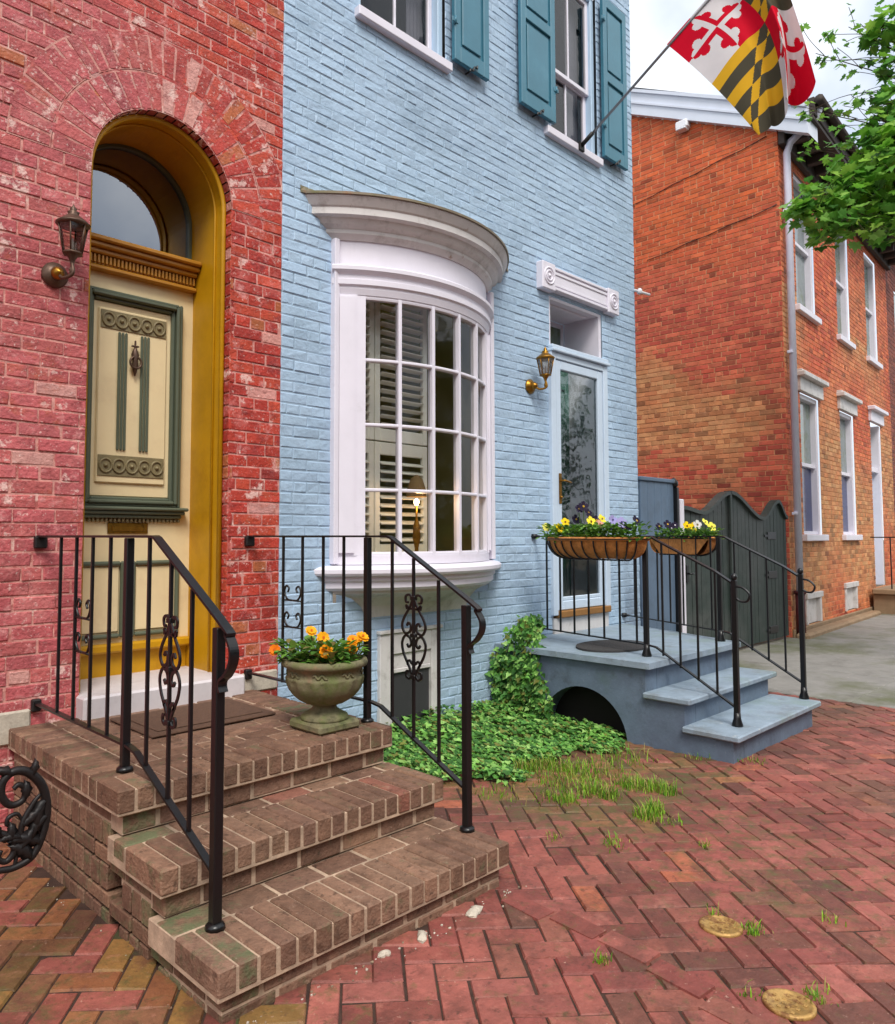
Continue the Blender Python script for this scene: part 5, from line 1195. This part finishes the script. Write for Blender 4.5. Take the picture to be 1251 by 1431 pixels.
d = MB(); fbox(d, .02, 7.28, .0, .035, -.05, .115, .01); fbox(d, .0, 4.6, .04, .22, -.05, .07, .03); d.build('foundation', M['brownstone'], fh)
d = MB(); dx = .12
tube(d, [FP(dx, 7.62, .54), FP(dx, 7.50, .50), FP(dx - .0, 7.25, .14), FP(dx, 7.10, .085), FP(dx, .62, .085)], .052, 10)
for zz in (6.2, 4.1, 1.75): fbox(d, dx - .08, dx + .08, .03, .10, zz, zz + .04, .004)
ds = d.build('downspout', M['downpipe'], fh)
d = MB(); tube(d, [FP(dx, .66, .085), FP(dx, .0, .085)], .066, 10); lathe(d, [(.08, 0), (.08, .04)], FP(dx, .62, .085), 12); d.build('pipe_boot', M['maroon'], ds)
d = MB(); p = (CX, 5.41, 7.98); box(d, (p[0] - .14, p[1] - .10, p[2]), (p[0] + .01, p[1] + .10, p[2] + .13), .02); box(d, (p[0] - .16, p[1] - .08, p[2] - .03), (p[0] - .02, p[1] + .08, p[2] + .001), .01, (.1, .1, .1)); d.build('flood_light', M['plastic'], fh)
for p, q in (((CX - .012, 6.35, 7.05), (CX - .012, 4.15, 7.40)), ((CX - .012, 6.1, 6.03), (CX - .012, 4.03, 6.32))):   # cables clipped to the gable wall
    d = MB(); m_ = [(p[0], p[1] + (q[1] - p[1]) * i / 6, p[2] + (q[2] - p[2]) * i / 6 - .02 * (i % 2)) for i in range(7)]; tube(d, m_, .006, 6); d.build('wall_cable', M['iron'], fh)
# stoop of the far house with its iron railing
t = thing('brownstone_stoop', 'low brown stone stoop in front of the orange brick house', 'stoop', FP(5.9, 0, .5))
d = MB(); fbox(d, 4.75, 7.1, .06, 1.05, -.02, .36, .012); d.build('body', M['brownstone'], t); d = MB(); fbox(d, 4.68, 7.15, .06, 1.12, .361, .46, .015); d.build('tread', M['brownstone'], t)
t = thing('porch_railing', 'thin black iron railing on the brown stone stoop of the orange brick house', 'railing', FP(5.0, .46, .5))
d = MB(); tube(d, [FP(4.85, 1.42, .03), FP(4.85, 1.42, 1.0), FP(7.0, 1.42, 1.0)], 1, flat=(.035, .02)); d.build('handrail', M['iron'], t)
for s, o in [(4.85, .35), (4.85, .66)] + [(4.85 + .24 * k, 1.0) for k in range(10)]:
    d = MB(); a = FP(s, .46, o); box(d, (a[0] - .01, a[1] - .01, .46), (a[0] + .01, a[1] + .01, 1.41), .002); d.build('baluster', M['iron'], t)
# next house along the street
nh = thing('neighbour_house', 'dark red brick house at the right edge beyond the orange brick house', 'house', FP(9.5, 0, 0))
wb = MB(); brick_wall(wb, FP(7.34, 0, -.02), FD, FN, 0, 6, 0, 7.9, [(.9, 1.9, 1.5, 3.6), (.9, 1.9, 4.9, 7.0)], lambda u, z, r: jit(r.choice([S(120, 62, 50), S(108, 54, 46), S(132, 70, 56)]), .12, r), ch=.09, bl=.25, r=fr)
wb.build('wall', [M['far_brick'], M['far_mortar']], nh)
for z0, z1 in ((1.5, 3.6), (4.9, 7.0)): d = MB(); fbox(d, 8.24, 9.24, -.14, -.05, z0, z1); fbox(d, 8.18, 9.30, -.05, .06, z0 - .1, z0 - .002); d.build('window', M['pane_up'], nh)
d = MB(); fbox(d, 7.36, 13.4, -.5, .4, 7.9, 8.2, .02); d.build('roof', M['darkwood'], nh)

# ================================================================== FLAG
pd = Vector((0, -.847, .532)).normalized(); PB = Vector((6.2, D - .055, 5.212))
t = thing('flagpole', 'slim grey flagpole slanting out from the sill of the upper right window', 'flagpole', PB)
d = MB(); tube(d, [PB, PB + pd * 2.35], .0125, 10); lathe(d, [(0, -.02), (.022, -.01), (.028, .01), (.018, .03), (0, .035)], PB + pd * 2.37, 10); d.build('pole', M['pole'], t)
d = MB(); box(d, (6.16, D - .075, 5.165), (6.24, D - .05, 5.245), .004); tube(d, [PB - pd * .01, PB + pd * .16], .021, 10); d.build('bracket', M['rustiron'], t)
def maryland(s, tt):                          # s along the fly, tt down from the top edge
    RD_, WH, GO, BK = S(212, 14, 44), S(228, 222, 222), S(226, 174, 44), S(80, 76, 62)  # BK is black lightened to grey-olive for daylight passing through the cloth
    qx, qy = (s * 2) % 1 if s < 1 else .9999, (tt * 2) % 1 if tt < 1 else .9999
    if (s < .5) == (tt < .5):                 # six pales with a counterchanged bend
        gold = int(qx * 6) % 2 == 0
        if abs(qy - qx) < .10: gold = not gold
        return GO if gold else BK
    x, y = qx - .5, qy - .5
    white = (x < 0) == (y < 0)
    ax, ay = abs(x), abs(y); inc = (ax < .075 and ay < .36) or (ay < .075 and ax < .36)
    for ex, ey in ((.37, 0), (0, .37)):
        for px, py in ((ex, ey), (ex - .085 * (ex > 0) + .085 * (ey > 0), ey - .085 * (ey > 0) + .085 * (ex > 0))):
            if (ax - px) ** 2 + (ay - py) ** 2 < .07 ** 2: inc = True
    return (RD_ if white else WH) if inc else (WH if white else RD_)
CG = [[(3.05, 5.806), (2.66, 5.27), (2.285, 4.67)], [(2.63, 6.07), (2.235, 5.60), (2.12, 4.76)], [(2.2, 6.34), (2.02, 5.62), (1.90, 4.93)]]
def lag(t_): return ((t_ - .5) * (t_ - 1) * 2, -4 * t_ * (t_ - 1), 2 * t_ * (t_ - .5))
def flagpt(u, v):
    a, b = lag(u), lag(v); y = sum(a[i] * b[j] * CG[i][j][0] for i in range(3) for j in range(3)); z = sum(a[i] * b[j] * CG[i][j][1] for i in range(3) for j in range(3))
    k = max(0, u - .30) / .70
    # beyond the middle the cloth folds back on itself in vertical pleats
    x = 6.2 + .02 * math.sin(5 * v + 1) * v + .17 * math.sin(2 * math.pi * 1.55 * k + .3 * v) * (v ** 1.1) * min(1, k * 3) + .012 * math.sin(17 * u + 4 * v) * v
    y += .075 * math.sin(2 * math.pi * 1.55 * k + .9) * (v ** 1.3) * min(1, k * 3)
    z += -.05 * v * k * math.sin(2 * math.pi * 1.2 * k)
    return (x, y, z)
d = MB(); nu, nv = 150, 210
d.v = [flagpt(i / nu, j / nv) for i in range(nu + 1) for j in range(nv + 1)]
for i in range(nu):
    for j in range(nv):
        d.f.append((i * (nv + 1) + j, (i + 1) * (nv + 1) + j, (i + 1) * (nv + 1) + j + 1, i * (nv + 1) + j + 1)); d.mi.append(0); d.sm.append(True); d.c.append(maryland((j + .5) / nv, 1 - (i + .5) / nu))
prop(d.build('flag', M['flag']), 'red white gold and black quartered flag hanging in folds from the slanting pole', 'flag')

# ================================================================== STREET TREE
tr = thing('street_tree', 'leafy maple tree reaching over the pavement at the right edge', 'tree', (10.1, .7, 0))
d = MB(); tube(d, catmull([(10.1, .7, -.05), (10.08, .72, 1.2), (10.0, .78, 2.6), (9.85, .9, 3.6), (9.6, 1.05, 4.6), (9.5, 1.1, 6.0), (9.6, 1.0, 7.5)], 5), [.22 - .0055 * i for i in range(31)], 10); trunk = d.build('trunk', M['bark'], tr)
CL = [(8.55, 1.93, 6.55, .22), (8.6, 1.86, 5.75, .22), (8.5, 1.98, 5.45, .2), (7.9, 2.41, 4.6, .24), (8.1, 2.3, 4.81, .3), (8.0, 2.13, 4.51, .28), (8.2, 2.11, 4.92, .32), (8.3, 1.99, 4.63, .34), (8.2, 1.84, 4.83, .32), (8.4, 1.97, 5.19, .28), (8.4, 1.85, 5.4, .28), (8.2, 1.80, 4.40, .25), (7.72, 2.48, 4.62, .13), (8.6, 1.88, 6.5, .2), (8.6, 1.83, 6.14, .2), (8.0, 2.32, 4.42, .18), (8.3, 1.75, 5.05, .3), (8.5, 1.7, 4.7, .35), (8.7, 1.6, 5.2, .4), (9.0, 1.4, 5.6, .5), (9.1, 1.3, 4.9, .5), (8.9, 1.2, 6.3, .5), (9.6, .6, 6.4, .6), (10.4, .4, 6.0, .7), (10.6, 1.0, 6.8, .7), (9.8, .1, 5.6, .6), (10.0, 1.4, 6.6, .6), (9.9, .8, 7.6, .7)]
SP = [(8.5, 2.2, 5.9, .05), (8.35, 2.28, 6.25, .06), (8.3, 2.42, 6.3, .05), (8.45, 2.05, 5.9, .08), (8.3, 2.25, 5.55, .06), (8.25, 2.35, 5.2, .07), (8.15, 2.55, 5.75, .05), (8.5, 2.1, 5.6, .08), (8.25, 2.30, 6.5, .05)]
lr = random.Random(77)
LG = [S(118, 172, 58), S(96, 150, 54), S(152, 196, 82), S(70, 118, 50), S(136, 186, 88), S(106, 162, 74)]
crown = MB(); tw = MB()
def twig(a, b, r0, sag=.0):
    a, b = Vector(a), Vector(b); l_ = (b - a).length; m = a.lerp(b, .5) + Vector((lr.uniform(-.05, .05), lr.uniform(-.05, .05), lr.uniform(.0, .09) - sag)) * min(1, l_); P_ = catmull([a, m, b], 5); tube(tw, P_, [max(.003, r0 * (1 - .75 * i / len(P_))) for i in range(len(P_))], 5)
forks = [(9.6, 1.05, 4.6), (9.52, 1.1, 5.3), (9.5, 1.1, 6.0), (9.75, .95, 4.0)]
for c in CL + SP:
    f = min(forks, key=lambda q: (Vector(q) - Vector(c[:3])).length + abs(q[2] - c[2])); mid = Vector(f).lerp(Vector(c[:3]), .55) + Vector((0, 0, .08)); twig(f, mid, .022 if c[3] > .1 else .012); twig(mid, c[:3], .010 if c[3] > .1 else .006)
    n = int(18 + 290 * c[3] ** 2 * 2.2) if c[3] > .1 else 7
    dense = c[0] < 8.75
    for k in range(n if dense else n // 3):
        while True:
            o = Vector((lr.uniform(-1, 1), lr.uniform(-1, 1), lr.uniform(-1, 1)))
            if o.length < 1: break
        p = Vector(c[:3]) + Vector((o.x, o.y, o.z * .75)) * c[3] * (1.15 if c[3] > .1 else 1.4)
        a = lr.uniform(0, 6.28)
        sz = lr.uniform(.09, .165) * (1.0 if c[3] > .1 else .62) * (1 if dense else 1.6)
        leaf(crown, p, (math.cos(a), math.sin(a), lr.uniform(-.9, .1)), (lr.uniform(-.4, .4), lr.uniform(-.4, .4), 1), sz, MAPLE, jit(lr.choice(LG), .25, lr), .18, .95)
        if k % 5 == 0: twig(c[:3], p, .004)
for a, b in (((9.3, 1.2, 5.2), (8.15, 2.5, 5.75)), ((9.3, 1.2, 5.0), (8.0, 2.5, 5.3)), ((9.35, 1.2, 5.5), (8.2, 2.45, 6.35)), ((9.35, 1.2, 5.7), (8.4, 2.2, 6.6)), ((9.3, 1.2, 5.3), (8.3, 2.2, 5.6))):
    twig(a, b, .011); va, vb = Vector(a), Vector(b)
    for q in (.35, .5, .62, .74, .86, .95):   # side shoots leaving the branch at a narrow angle, a few small leaves each
        p = va.lerp(vb, q) + Vector((0, 0, .05 * math.sin(q * 3))); e = p + (vb - va).normalized() * lr.uniform(.15, .35) + Vector((lr.uniform(-.12, .12), lr.uniform(-.12, .12), lr.uniform(-.12, .2))); twig(p, e, .004)
        for k in range(lr.randint(2, 6)):
            a_ = lr.uniform(0, 6.28); leaf(crown, e + Vector((lr.uniform(-.06, .06), lr.uniform(-.06, .06), lr.uniform(-.06, .04))), (math.cos(a_), math.sin(a_), -.5), (lr.uniform(-.4, .4), lr.uniform(-.4, .4), 1), lr.uniform(.05, .10), MAPLE, jit(lr.choice(LG), .2, lr), .18)
cr = crown.build('crown', M['tree_leaf'], tr); tw.build('twig', M['bark'], tr)

# ================================================================== the leafy far side of the street, mirrored in the window panes
d = MB(); tl = random.Random(90)
TL = [S(70, 96, 38), S(92, 118, 50), S(54, 78, 34), S(112, 128, 62)]
while len(d.f) < 44000:
    x, y = tl.uniform(-18, 30), tl.uniform(-13, -10.5); hm = (5.2 if 4.5 < x < 12 else 9.5) + 1.6 * N3(x, 0, 0, .5)
    if len(d.f) > 32000: y -= 3.0
    z = tl.uniform(.3, max(1, hm)); a = tl.uniform(0, 6.28)
    leaf(d, (x, y, z), (math.cos(a), math.sin(a), tl.uniform(-.7, .3)), (tl.uniform(-.5, .5), tl.uniform(-.5, .5), 1), tl.uniform(.28, .5) * (1.8 if len(d.f) > 32000 else 1), LEAF, jit(tl.choice(TL), .25, tl), .2)
prop(d.build('tree_line', M['leaf']), 'green mass of trees across the street mirrored in the window panes', 'trees', kind='stuff')

d = MB(); cb = random.Random(61)               # crumbs of mortar and grit along the foot of the steps
for k in range(95):
    if k < 75: x, y = cb.uniform(1.3, 2.62), 2.02 - abs(cb.gauss(0, .035))
    else: x, y = 1.20 - abs(cb.gauss(0, .03)), cb.uniform(2.1, 3.6)
    q = cb.uniform(.002, .006) * (1 if k < 75 else .6); z = ghz(x, y); a = cb.uniform(0, 3)
    lathe(d, [(q, -.002), (q * .9, q * .4), (q * .3, q * .8)], (x, y, z), 5, jit(cb.choice([S(176, 164, 148), S(140, 120, 100), S(196, 186, 172)]), .1, cb), smooth=False, mod=lambda t_, i: 1 + .4 * math.sin(2 * t_ + a))
prop(d.build('grit', mat('grit', None, .95, var=.2, bump=0)), 'pale grit and crumbs scattered along the foot of the brick steps', 'grit', kind='stuff')
